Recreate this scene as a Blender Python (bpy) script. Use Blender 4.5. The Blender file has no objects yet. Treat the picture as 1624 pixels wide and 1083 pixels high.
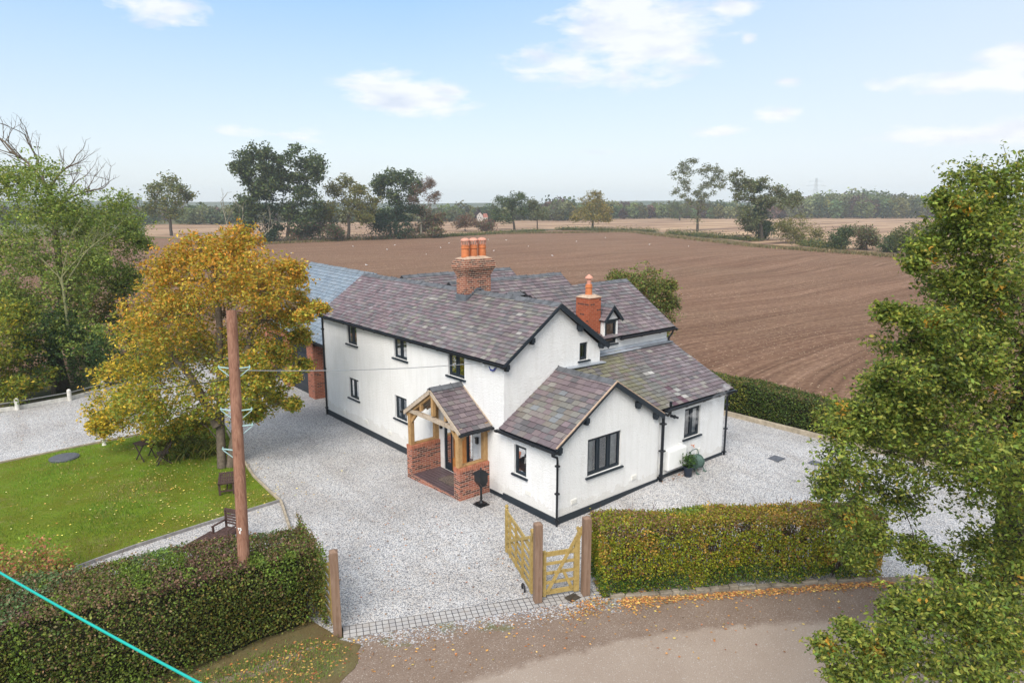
import bpy, bmesh, math, random
import numpy as np
from mathutils import Vector, Matrix
R = math.radians
random.seed(7)
RNG = np.random.default_rng(11)
SC = bpy.context.scene
COL = SC.collection

# ------------------------------------------------------------------ camera
F, CX, CY = 1100.0, 812.0, 541.5            # lens in pixels of the 1624 px wide photograph
PITCH = math.atan(216.5 / F)
AZ = R(40.048)                               # camera heading, from +Y towards +X
CAM = np.array([-13.737, -14.249, 9.6])
FW = np.array([math.sin(AZ), math.cos(AZ), 0]); RT = np.array([math.cos(AZ), -math.sin(AZ), 0]); UPV = np.array([0, 0, 1.0])
CF = FW * math.cos(PITCH) - UPV * math.sin(PITCH); CU = UPV * math.cos(PITCH) + FW * math.sin(PITCH)
cd = bpy.data.cameras.new("camera"); cam = bpy.data.objects.new("camera", cd); COL.objects.link(cam)
cd.sensor_width = 36; cd.lens = 36 * F / 1624; cd.clip_start = 0.1; cd.clip_end = 12000
cam.matrix_world = Matrix(((RT[0], CU[0], -CF[0], CAM[0]), (RT[1], CU[1], -CF[1], CAM[1]), (RT[2], CU[2], -CF[2], CAM[2]), (0, 0, 0, 1)))
SC.camera = cam

# ------------------------------------------------------------------ world and sun
SUN_EL, SUN_AZ = 44, 238                     # azimuth clockwise from +Y
w = bpy.data.worlds.new("World"); SC.world = w; w.use_nodes = True
nt = w.node_tree; nt.nodes.clear()
def wn(t, **k):
    n = nt.nodes.new(t)
    for a, b in k.items(): setattr(n, a, b)
    return n
def wm(op, a, b=None, c=None, clamp=False):
    n = nt.nodes.new('ShaderNodeMath'); n.operation = op; n.use_clamp = clamp
    for i, x in enumerate((a, b, c)):
        if x is None: continue
        if isinstance(x, (int, float)): n.inputs[i].default_value = x
        else: nt.links.new(x, n.inputs[i])
    return n.outputs[0]
def wmix(f, a, b):
    n = nt.nodes.new('ShaderNodeMix'); n.data_type = 'RGBA'
    for i, x in ((0, f), (6, a), (7, b)):
        if isinstance(x, (int, float)): n.inputs[i].default_value = x
        elif isinstance(x, tuple): n.inputs[i].default_value = (*x, 1)
        else: nt.links.new(x, n.inputs[i])
    return n.outputs[2]
out = wn('ShaderNodeOutputWorld'); bg = wn('ShaderNodeBackground')
sky = wn('ShaderNodeTexSky', sky_type='NISHITA', sun_disc=False, sun_elevation=R(SUN_EL), sun_rotation=R(SUN_AZ), air_density=1.0, dust_density=1.2, ozone_density=1.6)
SKY_STR = 0.12
bg.inputs[1].default_value = SKY_STR
tc = wn('ShaderNodeTexCoord'); sp = wn('ShaderNodeSeparateXYZ'); nt.links.new(tc.outputs['Generated'], sp.inputs[0])
dx, dy, dz = sp.outputs
az = wm('ARCTAN2', dx, dy); el = wm('ARCSINE', dz)
# pale veil thickening towards the horizon; unseen overhead part brightened as added fill light
veil = wn('ShaderNodeValToRGB'); nt.links.new(wm('DIVIDE', el, R(40), clamp=True), veil.inputs[0])
cr = veil.color_ramp
VS = 1 / SKY_STR
for e in list(cr.elements)[1:]: cr.elements.remove(e)
cr.elements[0].position = 0; cr.elements[0].color = (0.48, 0.505, 0.53, 1)
for p, c in ((.1, (.45, .50, .545)), (.25, (.33, .435, .54)), (.42, (.19, .345, .57)), (.7, (.36, .46, .60)), (1, (.52, .57, .65))):
    q = cr.elements.new(p); q.color = (*c, 1)
vs = wn('ShaderNodeVectorMath', operation='SCALE'); nt.links.new(veil.outputs[0], vs.inputs[0]); vs.inputs[3].default_value = VS
# the photograph's sky is paler towards the right
right = wm('MULTIPLY', wm('SUBTRACT', az, AZ), 0.55)
base = wmix(0.8, sky.outputs[0], vs.outputs[0])
base = wmix(wm('MULTIPLY', wm('ADD', right, 0.08, clamp=True), 1.3, clamp=True), base, (0.465 * VS, .50 * VS, .54 * VS))
# clouds, each a soft patch around its own direction
cmb = wn('ShaderNodeCombineXYZ'); nt.links.new(wm('MULTIPLY', az, 11.0), cmb.inputs[0]); nt.links.new(wm('MULTIPLY', el, 34.0), cmb.inputs[1])
nz = wn('ShaderNodeTexNoise'); nz.inputs['Scale'].default_value = 1.0; nz.inputs['Detail'].default_value = 9; nz.inputs['Roughness'].default_value = .62
nz.inputs['Distortion'].default_value = .25
nt.links.new(cmb.outputs[0], nz.inputs['Vector'])
def azel(px, py):
    d = RT * (px - CX) / F - CU * (py - CY) / F + CF; d = d / np.linalg.norm(d)
    return math.atan2(d[0], d[1]), math.asin(d[2])
mask = None
for (px, py, rx, ry, k) in ((1015, 62, 160, 76, 1.1), (900, 100, 110, 44, 1.0), (975, 15, 100, 36, 1.1), (1165, 12, 48, 26, .9), (1185, 62, 18, 12, .8), (645, 150, 125, 48, 1.05), (700, 178, 60, 20, .7), (250, 12, 75, 30, .85),
                            (1545, 125, 150, 24, .95), (1610, 100, 60, 34, 1), (1500, 215, 150, 24, .7), (1600, 205, 90, 26, .75), (1235, 182, 48, 13, .8), (1140, 208, 52, 11, .75), (430, 212, 190, 16, .52), (960, 242, 70, 9, .6), (1250, 130, 30, 10, .55)):
    a0, e0 = azel(px, py); ra, re = rx / F * 1.15, ry / F * 1.15
    u = wm('DIVIDE', wm('SUBTRACT', az, a0), ra); v = wm('DIVIDE', wm('SUBTRACT', el, e0), re)
    d = wm('SQRT', wm('ADD', wm('MULTIPLY', u, u), wm('MULTIPLY', v, v)))
    m = wm('MULTIPLY', wm('SUBTRACT', 1.0, d, clamp=True), k)
    mask = m if mask is None else wm('MAXIMUM', mask, m)
cl = wm('MULTIPLY', wm('SUBTRACT', wm('ADD', wm('MULTIPLY', mask, .85), wm('MULTIPLY', nz.outputs[0], 1.7)), 1.10), 2.9, clamp=True)
cl = wm('MULTIPLY', cl, wm('MULTIPLY', mask, 5.0, clamp=True))
# grey in the thick undersides of the clouds: a second noise lookup a little higher
nz2 = wn('ShaderNodeTexNoise'); nz2.inputs['Scale'].default_value = 1.3; nz2.inputs['Detail'].default_value = 4
mp = wn('ShaderNodeVectorMath', operation='ADD'); mp.inputs[1].default_value = (3.1, .35, 0); nt.links.new(cmb.outputs[0], mp.inputs[0]); nt.links.new(mp.outputs[0], nz2.inputs['Vector'])
g2 = wm('MULTIPLY', wm('SUBTRACT', nz2.outputs[0], .46), 4.0, clamp=True)
ccol = wmix(g2, (0.58 * VS, .58 * VS, .59 * VS), (0.42 * VS, .45 * VS, .52 * VS))
fin = wmix(wm('MULTIPLY', cl, .80), base, ccol)
nt.links.new(fin, bg.inputs[0]); nt.links.new(bg.outputs[0], out.inputs[0])
sd = bpy.data.lights.new("sun", 'SUN'); sd.energy = 2.5; sd.angle = R(38); sd.color = (1, .93, .83)
so = bpy.data.objects.new("sun", sd); COL.objects.link(so)
sdir = Vector((math.sin(R(SUN_AZ)) * math.cos(R(SUN_EL)), math.cos(R(SUN_AZ)) * math.cos(R(SUN_EL)), math.sin(R(SUN_EL))))
so.rotation_euler = sdir.to_track_quat('Z', 'Y').to_euler(); so.location = (0, 0, 40)
SC.view_settings.view_transform = 'Standard'; SC.view_settings.look = 'None'; SC.view_settings.exposure = 0.88; SC.view_settings.gamma = 1
SC.cycles.max_bounces = 8; SC.cycles.diffuse_bounces = 3; SC.cycles.glossy_bounces = 2; SC.cycles.transmission_bounces = 3
SC.cycles.transparent_max_bounces = 8; SC.cycles.volume_bounces = 1; SC.cycles.caustics_reflective = False; SC.cycles.caustics_refractive = False
SC.cycles.use_denoising = True

# ------------------------------------------------------------------ measuring helpers (points of the real place)
def sst(t): t = min(1, max(0, t)); return t * t * (3 - 2 * t)
def gz(x, y):
    return -0.18 * sst((y - 2.5) / 5) + 0.12 * sst((x - 1) / 4) * (1 - sst((y - 3) / 3)) * sst((y + 3) / 2.2) * (1 - sst((x - 11) / 3))
def ray(px, py): return RT * (px - CX) / F - CU * (py - CY) / F + CF
def at(px, py, D): return Vector(CAM + ray(px, py) * D)
def gnd(px, py, dz=0.0):
    d = ray(px, py); z = dz
    for _ in range(6):
        p = CAM + d * ((z - CAM[2]) / d[2]); z = gz(p[0], p[1]) + dz
    return Vector((p[0], p[1], z))
def depth(p): return float((np.array(p) - CAM) @ CF)

# ------------------------------------------------------------------ materials
MATS = {}
class NT:
    def __init__(s, name, rough=.7, spec=.3):
        s.m = bpy.data.materials.new(name); s.m.use_nodes = True; s.t = s.m.node_tree
        s.p = s.t.nodes['Principled BSDF']; s.p.inputs['Roughness'].default_value = rough; s.p.inputs['Specular IOR Level'].default_value = spec
        MATS[name] = s.m; s._c = None
    def n(s, t, **k):
        n = s.t.nodes.new(t)
        for a, b in k.items():
            if a.startswith('i_'):
                key = a[2:].replace('_', ' '); s.put(n.inputs[key], b)
            else: setattr(n, a, b)
        return n
    def put(s, inp, x):
        if isinstance(x, bpy.types.NodeSocket): s.t.links.new(x, inp)
        elif isinstance(x, tuple) and len(x) == 3 and inp.type == 'RGBA': inp.default_value = (*x, 1)
        else: inp.default_value = x
    def obj(s):
        if s._c is None: s._c = s.n('ShaderNodeTexCoord')
        return s._c.outputs['Object']
    def uv(s):
        if s._c is None: s._c = s.n('ShaderNodeTexCoord')
        return s._c.outputs['UV']
    def map(s, vec, sc=(1, 1, 1), rot=(0, 0, 0), loc=(0, 0, 0)):
        n = s.n('ShaderNodeMapping'); s.t.links.new(vec, n.inputs[0]); n.inputs['Scale'].default_value = sc; n.inputs['Rotation'].default_value = rot; n.inputs['Location'].default_value = loc
        return n.outputs[0]
    def noise(s, vec, sc, det=3, rough=.5, dist=0, out=0):
        n = s.n('ShaderNodeTexNoise', i_Scale=sc, i_Detail=det, i_Roughness=rough, i_Distortion=dist); s.t.links.new(vec, n.inputs['Vector']); return n.outputs[out]
    def vor(s, vec, sc, out='Color', feature='F1', rnd=1.0):
        n = s.n('ShaderNodeTexVoronoi', feature=feature, i_Scale=sc, i_Randomness=rnd); s.t.links.new(vec, n.inputs['Vector']); return n.outputs[out]
    def ramp(s, f, stops, interp='LINEAR'):
        n = s.n('ShaderNodeValToRGB'); s.t.links.new(f, n.inputs[0]); cr = n.color_ramp; cr.interpolation = interp
        while len(cr.elements) > 1: cr.elements.remove(cr.elements[-1])
        for i, (p, c) in enumerate(stops):
            e = cr.elements[0] if i == 0 else cr.elements.new(p)
            e.position = p; e.color = (*c, 1) if isinstance(c, tuple) else (c, c, c, 1)
        return n.outputs[0]
    def mix(s, f, a, b, mode='MIX'):
        n = s.n('ShaderNodeMix', data_type='RGBA', blend_type=mode)
        for i, x in ((0, f), (6, a), (7, b)): s.put(n.inputs[i], x)
        return n.outputs[2]
    def math(s, op, a, b=0.0, clamp=False):
        n = s.n('ShaderNodeMath', operation=op, use_clamp=clamp); s.put(n.inputs[0], a); s.put(n.inputs[1], b); return n.outputs[0]
    def attr(s, name='col'):
        return s.n('ShaderNodeAttribute', attribute_name=name).outputs['Color']
    def base(s, c): s.put(s.p.inputs['Base Color'], c); return s
    def bump(s, h, strength=.5, dist=.01):
        n = s.n('ShaderNodeBump', i_Strength=strength, i_Distance=dist); s.t.links.new(h, n.inputs['Height']); s.t.links.new(n.outputs[0], s.p.inputs['Normal']); return s
def simple(name, c, rough=.6, spec=.3, var=.15, sc=6, bump=0.0, metal=0):
    s = NT(name, rough, spec); f = s.noise(s.obj(), sc, 4, .6)
    lo = tuple(x * (1 - var) for x in c); hi = tuple(min(1, x * (1 + var)) for x in c)
    s.base(s.ramp(f, [(.3, lo), (.7, hi)])); s.p.inputs['Metallic'].default_value = metal
    if bump: s.bump(s.noise(s.obj(), sc * 6, 3), bump, .01)
    return s.m
def foliage_mat(name, trans=.36, rough=.55):
    s = NT(name, rough, .25); c = s.attr(); s.base(c)
    tr = s.n('ShaderNodeBsdfTranslucent'); s.put(tr.inputs[0], s.mix(1.0, c, (1.15, 1.15, .7), 'MULTIPLY'))
    mx = s.n('ShaderNodeMixShader'); mx.inputs[0].default_value = trans
    s.t.links.new(s.p.outputs[0], mx.inputs[1]); s.t.links.new(tr.outputs[0], mx.inputs[2])
    s.t.links.new(mx.outputs[0], s.t.nodes['Material Output'].inputs[0]); return s.m
LEAF = foliage_mat('leaf')
simple('bark', (.13, .105, .08), .9, .1, .35, 9, .5)
simple('bark_pale', (.24, .22, .17), .9, .1, .3, 8, .4)
simple('kerb_stone', (.22, .19, .15), .95, .1, .4, 4, .5)
simple('bark_lichen', (.17, .17, .085), .9, .1, .3, 8, .4)
simple('bark_dark', (.06, .05, .04), .9, .1, .3, 8, .4)
simple('twig', (.10, .065, .05), .9, .1, .3, 20)
simple('anthracite', (.012, .020, .029), .42, .4, .15, 5)
simple('gutter_black', (.006, .008, .012), .3, .5, .1, 5)
simple('cast_black', (.008, .009, .011), .35, .5, .1, 5)
simple('lead', (.30, .33, .37), .5, .5, .22, 3, .2)
simple('lead_dark', (.12, .135, .155), .5, .5, .22, 3, .2)
simple('ridge_tile', (.10, .105, .115), .7, .3, .45, 3, .3)
simple('ridge_new', (.16, .19, .22), .55, .4, .2, 3, .2)
simple('terracotta', (.50, .17, .07), .75, .2, .25, 4, .2)
simple('terracotta_pale', (.55, .27, .2), .75, .2, .2, 6, .2)
simple('mortar', (.42, .31, .23), .9, .1, .25, 8, .4)
simple('gate_wood_mortar', (.4, .3, .2), .9)
simple('brick_plain', (.40, .15, .09), .88, .15, .35, 7, .4)
simple('white_plastic', (.78, .79, .78), .4, .4, .04, 3)
simple('vent_white', (.68, .67, .63), .6, .3, .06, 3)
simple('curtain', (.75, .74, .70), .9, .1, .25, 7)
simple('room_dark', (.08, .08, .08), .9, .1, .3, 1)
simple('door_oak', (.42, .17, .045), .5, .4, .2, 5)
simple('steel', (.5, .5, .5), .35, .5, .1, 4, metal=.8)
simple('step_metal', (.34, .50, .50), .5, .4, .12, 5)
simple('blue_rim', (.02, .04, .25), .4, .4, .05)
simple('teal', (.005, .36, .30), .45, .4, .06, 3)
simple('dark_timber', (.075, .045, .04), .7, .25, .35, 9, .3)
simple('bistro_timber', (.045, .032, .028), .7, .2, .4, 9, .3)
simple('edging', (.34, .29, .22), .9, .1, .3, 5, .4)
simple('white_paint_wood', (.62, .60, .55), .8, .2, .2, 6, .3)
simple('grey_edging', (.25, .24, .24), .9, .1, .25, 5, .4)
simple('iron_cover', (.09, .095, .11), .6, .4, .25, 10, .4)
simple('green_plastic', (.07, .12, .10), .55, .35, .25, 6)
simple('pot_navy', (.012, .02, .035), .35, .5, .1, 5)
simple('gull_white', (.80, .80, .80), .7, .2, .05, 3)
simple('gull_grey', (.45, .47, .5), .7, .2, .05, 3)
simple('rubber', (.015, .015, .018), .5, .4, .1, 5)
simple('red_roof', (.30, .12, .09), .8, .2, .2, .4)
simple('cream_wall', (.42, .38, .35), .8, .2, .1, .4)
simple('pylon_steel', (.35, .37, .38), .6, .3, .05, 1)
simple('number_white', (.85, .85, .82), .6)
simple('dirt', (.13, .095, .07), .95, .1, .35, 2, .6)
def m_render():
    s = NT('white_render', .9, .15); o = s.obj()
    f = s.noise(o, .9, 5, .6); g = s.noise(s.map(o, (6, 6, .7)), 1.0, 3)
    c = s.ramp(f, [(.3, (.80, .80, .79)), (.7, (.87, .87, .86))])
    c = s.mix(s.ramp(g, [(.45, 0.0), (.8, .35)]), c, (.66, .65, .62))
    sz_ = s.n('ShaderNodeSeparateXYZ'); s.t.links.new(o, sz_.inputs[0]); spl = s.math('ADD', sz_.outputs[2], s.math('MULTIPLY', s.noise(o, 3, 5, .7), -.9)); c = s.mix(s.ramp(spl, [(-.1, .35), (.02, 0.0)]), c, (.6, .57, .52))
    pt_ = s.noise(s.map(o, (1, 1, .35)), 1.7, 6, .7); c = s.mix(s.ramp(pt_, [(.55, 0.0), (.75, .28)]), c, (.66, .65, .62))
    s.base(c); b = s.noise(o, 17, 4, .65); b2 = s.vor(o, 42, 'Distance')
    s.bump(s.math('ADD', b, s.math('MULTIPLY', b2, .5)), 1.0, .035)
m_render()
def m_brick(name, c1, c2, mort, dark=0.0, bw=.225, rh=.075):
    s = NT(name, .88, .15); n = s.n('ShaderNodeTexBrick', offset=.5); s.t.links.new(s.uv(), n.inputs['Vector'])
    s.put(n.inputs['Color1'], c1); s.put(n.inputs['Color2'], c2); s.put(n.inputs['Mortar'], mort)
    for k, v in (('Scale', 1.0), ('Mortar Size', .009), ('Mortar Smooth', .15), ('Brick Width', bw), ('Row Height', rh), ('Bias', 0.0)): n.inputs[k].default_value = v
    # dark burnt bricks picked by a cell lookup on the brick grid
    ce = s.n('ShaderNodeTexWhiteNoise', noise_dimensions='2D')
    sx = s.n('ShaderNodeSeparateXYZ'); s.t.links.new(s.uv(), sx.inputs[0])
    row = s.math('FLOOR', s.math('DIVIDE', sx.outputs[1], rh)); off = s.math('MULTIPLY', s.math('MODULO', row, 2.0), bw / 2)
    colx = s.math('FLOOR', s.math('DIVIDE', s.math('ADD', sx.outputs[0], off), bw))
    cb = s.n('ShaderNodeCombineXYZ'); s.t.links.new(colx, cb.inputs[0]); s.t.links.new(row, cb.inputs[1]); s.t.links.new(cb.outputs[0], ce.inputs[0])
    dk = s.math('MULTIPLY', s.math('GREATER_THAN', ce.outputs[0], 1 - dark), s.math('SUBTRACT', 1.0, n.outputs['Fac']))
    c = s.mix(s.math('MULTIPLY', dk, .8), n.outputs['Color'], (.06, .035, .035))
    g = s.noise(s.obj(), 5, 4, .6); c = s.mix(s.ramp(g, [(.35, .0), (.75, .4)]), c, (.5, .5, .5), 'MULTIPLY')
    s.base(c); s.bump(s.math('ADD', s.math('MULTIPLY', n.outputs['Fac'], -1.0), s.math('MULTIPLY', s.noise(s.obj(), 60, 3), .4)), .6, .008)
m_brick('brick_old', (.36, .13, .08), (.22, .075, .05), (.50, .38, .29), .30)
m_brick('brick_orange', (.40, .10, .045), (.29, .07, .035), (.36, .16, .10), .07)
m_brick('brick_porch', (.42, .15, .09), (.31, .095, .065), (.46, .34, .27), .36)
m_brick('brick_garage', (.44, .14, .08), (.30, .09, .055), (.42, .28, .21), .08)
def m_wood(name, c1, c2, axis_sc=(14, 14, 1.2), rough=.75):
    s = NT(name, rough, .2); o = s.map(s.obj(), axis_sc)
    f = s.noise(o, 1.5, 5, .65, .6); g = s.noise(s.obj(), 1.3, 3)
    c = s.ramp(f, [(.3, c1), (.7, c2)]); c = s.mix(s.ramp(g, [(.4, 0.0), (.75, .45)]), c, (.6, .55, .5), 'MULTIPLY')
    kn = s.vor(s.map(s.obj(), (3, 3, 2.2)), 1.0, 'Distance'); c = s.mix(s.ramp(kn, [(.06, .7), (.12, 0.0)]), c, (c1[0] * .4, c1[1] * .35, c1[2] * .3))
    s.base(c); s.bump(f, .5, .004)
m_wood('post_wood', (.17, .105, .07), (.27, .185, .135))
m_wood('gate_wood', (.27, .19, .06), (.46, .34, .13), (7, 7, 7))
m_wood('oak_frame', (.34, .20, .085), (.50, .32, .15), (6, 6, 6))
m_wood('oak_weathered', (.36, .29, .22), (.52, .44, .35), (6, 6, 6))
m_wood('pole_wood', (.16, .07, .045), (.34, .19, .13), (16, 16, 1.6))
def m_slate(name, rough, stains=()):
    s = NT(name, rough, .35); c = s.attr(); g = s.noise(s.obj(), 24, 4, .65)
    c = s.mix(s.ramp(g, [(.3, .28), (.7, 0.0)]), c, (.5, .5, .5), 'MULTIPLY')
    g2 = s.noise(s.obj(), 1.1, 5, .65); c = s.mix(s.ramp(g2, [(.35, .32), (.6, 0.0)]), c, (.55, .5, .52), 'MULTIPLY')
    g3 = s.noise(s.obj(), 9, 5, .75); c = s.mix(s.ramp(g3, [(.60, 0.0), (.72, .35)]), c, (.33, .32, .29))
    for (pt, sc, col, thr, amt) in stains:
        # a stain: distance from a point, stretched, broken by noise
        v = s.map(s.obj(), sc, (0, 0, 0), tuple(-a * b for a, b in zip(pt, sc)))
        L = s.n('ShaderNodeVectorMath', operation='LENGTH'); s.t.links.new(v, L.inputs[0])
        k = s.math('ADD', L.outputs['Value'], s.math('MULTIPLY', s.noise(s.obj(), 6, 5, .75), thr))
        c = s.mix(s.ramp(k, [((thr * .5 + .55) / 2, amt), ((thr * .5 + 1.0) / 2, 0.0)]) if False else s.math('MULTIPLY', s.math('SUBTRACT', 1.0 + thr * .5, k, True), amt * 1.6, True), c, col)
    s.base(c); s.bump(g, .35, .006)
m_slate('slate_old', .62)
m_slate('slate_new', .38)
m_slate('slate_leanto', .64, (((4.9, 2.2, 3.8), (1.0, .45, .2), (.17, .16, .07), 1.2, .18),))
s = NT('deck', .9, .1); s.base((.03, .03, .035))
def m_glass():
    s = NT('window_glass', .04, .6); s.base((.02, .025, .03)); tr = s.n('ShaderNodeBsdfTransparent'); s.put(tr.inputs[0], (.75, .8, .8))
    fr = s.n('ShaderNodeFresnel', i_IOR=1.5); mx = s.n('ShaderNodeMixShader')
    gl = s.n('ShaderNodeBsdfGlossy', i_Roughness=.03); s.put(gl.inputs[0], (.9, .93, .95))
    s.t.links.new(s.math('ADD', s.math('MULTIPLY', fr.outputs[0], 1.6), .17, True), mx.inputs[0]); s.t.links.new(tr.outputs[0], mx.inputs[1]); s.t.links.new(gl.outputs[0], mx.inputs[2])
    s.t.links.new(mx.outputs[0], s.t.nodes['Material Output'].inputs[0])
m_glass()
def m_gravel(name, cols, leaf=.0):
    s = NT(name, .85, .2); o = s.obj()
    v = s.n('ShaderNodeTexVoronoi', i_Scale=38.0); s.t.links.new(o, v.inputs['Vector'])
    sp_ = s.n('ShaderNodeSeparateColor'); s.t.links.new(v.outputs['Color'], sp_.inputs[0])
    c = s.ramp(sp_.outputs[0], cols)
    big = s.noise(o, .35, 5, .6); c = s.mix(s.ramp(big, [(.38, .6), (.6, 0.0)]), c, (.72, .69, .66), 'MULTIPLY')
    tr_ = s.noise(s.map(o, (1.1, .12, 1), (0, 0, R(-8))), 1.0, 4, .6); c = s.mix(s.ramp(tr_, [(.52, 0.0), (.66, .45)]), c, (.74, .70, .66), 'MULTIPLY')
    b2 = s.noise(o, 1.6, 5, .7); c = s.mix(s.ramp(b2, [(.55, 0.0), (.8, .4)]), c, (.36, .31, .26))
    gap = s.ramp(v.outputs['Distance'], [(.40, 0.0), (.75, .55)]); c = s.mix(gap, c, (.14, .14, .145))
    s.base(c); s.bump(v.outputs['Distance'], -.8 if False else .8, .02)
    s.t.nodes['Bump'].invert = True
m_gravel('gravel_white', [(0, (.16, .165, .18)), (.25, (.34, .345, .36)), (.5, (.56, .56, .57)), (.8, (.76, .75, .74)), (1, (.66, .59, .52))])
def m_grass(name, a, b, c3, brown=.25):
    s = NT(name, .9, .1); o = s.obj()
    f = s.noise(o, 28, 5, .7); g = s.noise(o, .7, 5, .6); h = s.noise(o, 3.5, 4, .7)
    c = s.ramp(f, [(.25, a), (.6, b), (.85, c3)]); c = s.mix(s.ramp(g, [(.38, .7), (.62, 0.0)]), c, (a[0] * 1.5, a[1] * .95, a[2])); c = s.mix(s.ramp(s.noise(o, 1.9, 6, .75), [(.56, 0.0), (.68, .6)]), c, (.27, .23, .10))
    c = s.mix(s.ramp(h, [(.58, 0.0), (.75, brown)]), c, (.22, .17, .08)); s.base(c)
    s.bump(s.noise(o, 90, 4, .7), .9, .03)
m_grass('lawn_grass', (.085, .135, .012), (.17, .25, .022), (.26, .32, .04), .35)
m_grass('verge_grass', (.10, .10, .045), (.17, .155, .07), (.26, .22, .12), .95)
def m_field():
    s = NT('ploughed_soil', .95, .08); o = s.obj()
    d = s.noise(o, .012, 3, .5, 0, 1); wv = s.n('ShaderNodeVectorMath', operation='MULTIPLY_ADD'); s.t.links.new(d, wv.inputs[0]); wv.inputs[1].default_value = (32, 32, 0); s.t.links.new(o, wv.inputs[2])
    q = s.map(wv.outputs[0], (.05, 2.8, 1), (0, 0, R(58)))
    f = s.noise(q, .8, 4, .6); f2 = s.noise(s.map(wv.outputs[0], (.01, .28, 1), (0, 0, R(58))), 1.0, 3, .6)
    g = s.noise(o, .03, 4, .6); k = s.noise(o, 3, 6, .75)
    c = s.ramp(f, [(.30, (.145, .083, .052)), (.52, (.26, .155, .10)), (.72, (.36, .23, .155))])
    c = s.mix(s.ramp(f2, [(.40, .6), (.60, 0.0)]), c, (.74, .69, .66), 'MULTIPLY')
    c = s.mix(s.ramp(g, [(.4, 0.0), (.7, .4)]), c, (.27, .185, .12)); c = s.mix(s.ramp(k, [(.42, .75), (.60, 0.0)]), c, (.55, .5, .5), 'MULTIPLY')
    # pale stubble flecks
    v = s.n('ShaderNodeTexVoronoi', i_Scale=1.0); s.t.links.new(s.map(wv.outputs[0], (1.9, 4.6, 1), (0, 0, R(50))), v.inputs['Vector'])
    fl = s.math('MULTIPLY', s.ramp(v.outputs['Distance'], [(.11, 1.0), (.20, 0.0)]), s.ramp(s.noise(o, .09, 3), [(.36, 0.15), (.6, 1.0)]))
    c = s.mix(fl, c, (.62, .48, .33)); s.base(c); s.bump(s.math('ADD', f, s.math('MULTIPLY', k, .9)), 1.0, .2)
m_field()
def m_stubble():
    s = NT('stubble', .95, .08); o = s.obj()
    f = s.noise(s.map(o, (.012, .16, 1), (0, 0, R(52))), 1.0, 5, .65); g = s.noise(o, .02, 4, .6)
    c = s.ramp(f, [(.38, (.13, .08, .055)), (.48, (.26, .165, .105)), (.60, (.46, .32, .20))]); c = s.mix(s.ramp(g, [(.4, .0), (.7, .5)]), c, (.3, .2, .14)); s.base(c)
m_stubble()
def m_land():
    s = NT('land', .95, .08); o = s.obj()
    n1 = s.noise(o, .5, 5, .7); n2 = s.noise(o, 14, 4, .7); n3 = s.noise(o, .004, 3, .5)
    c = s.ramp(n2, [(.3, (.05, .055, .025)), (.6, (.10, .10, .04)), (.8, (.17, .145, .08))])
    c = s.mix(s.ramp(n1, [(.45, 0.0), (.6, .8)]), c, (.15, .11, .075)); c = s.mix(s.ramp(n3, [(.4, .0), (.6, .6)]), c, (.12, .14, .06)); s.base(c); s.bump(n2, .6, .03)
m_land()
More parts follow.
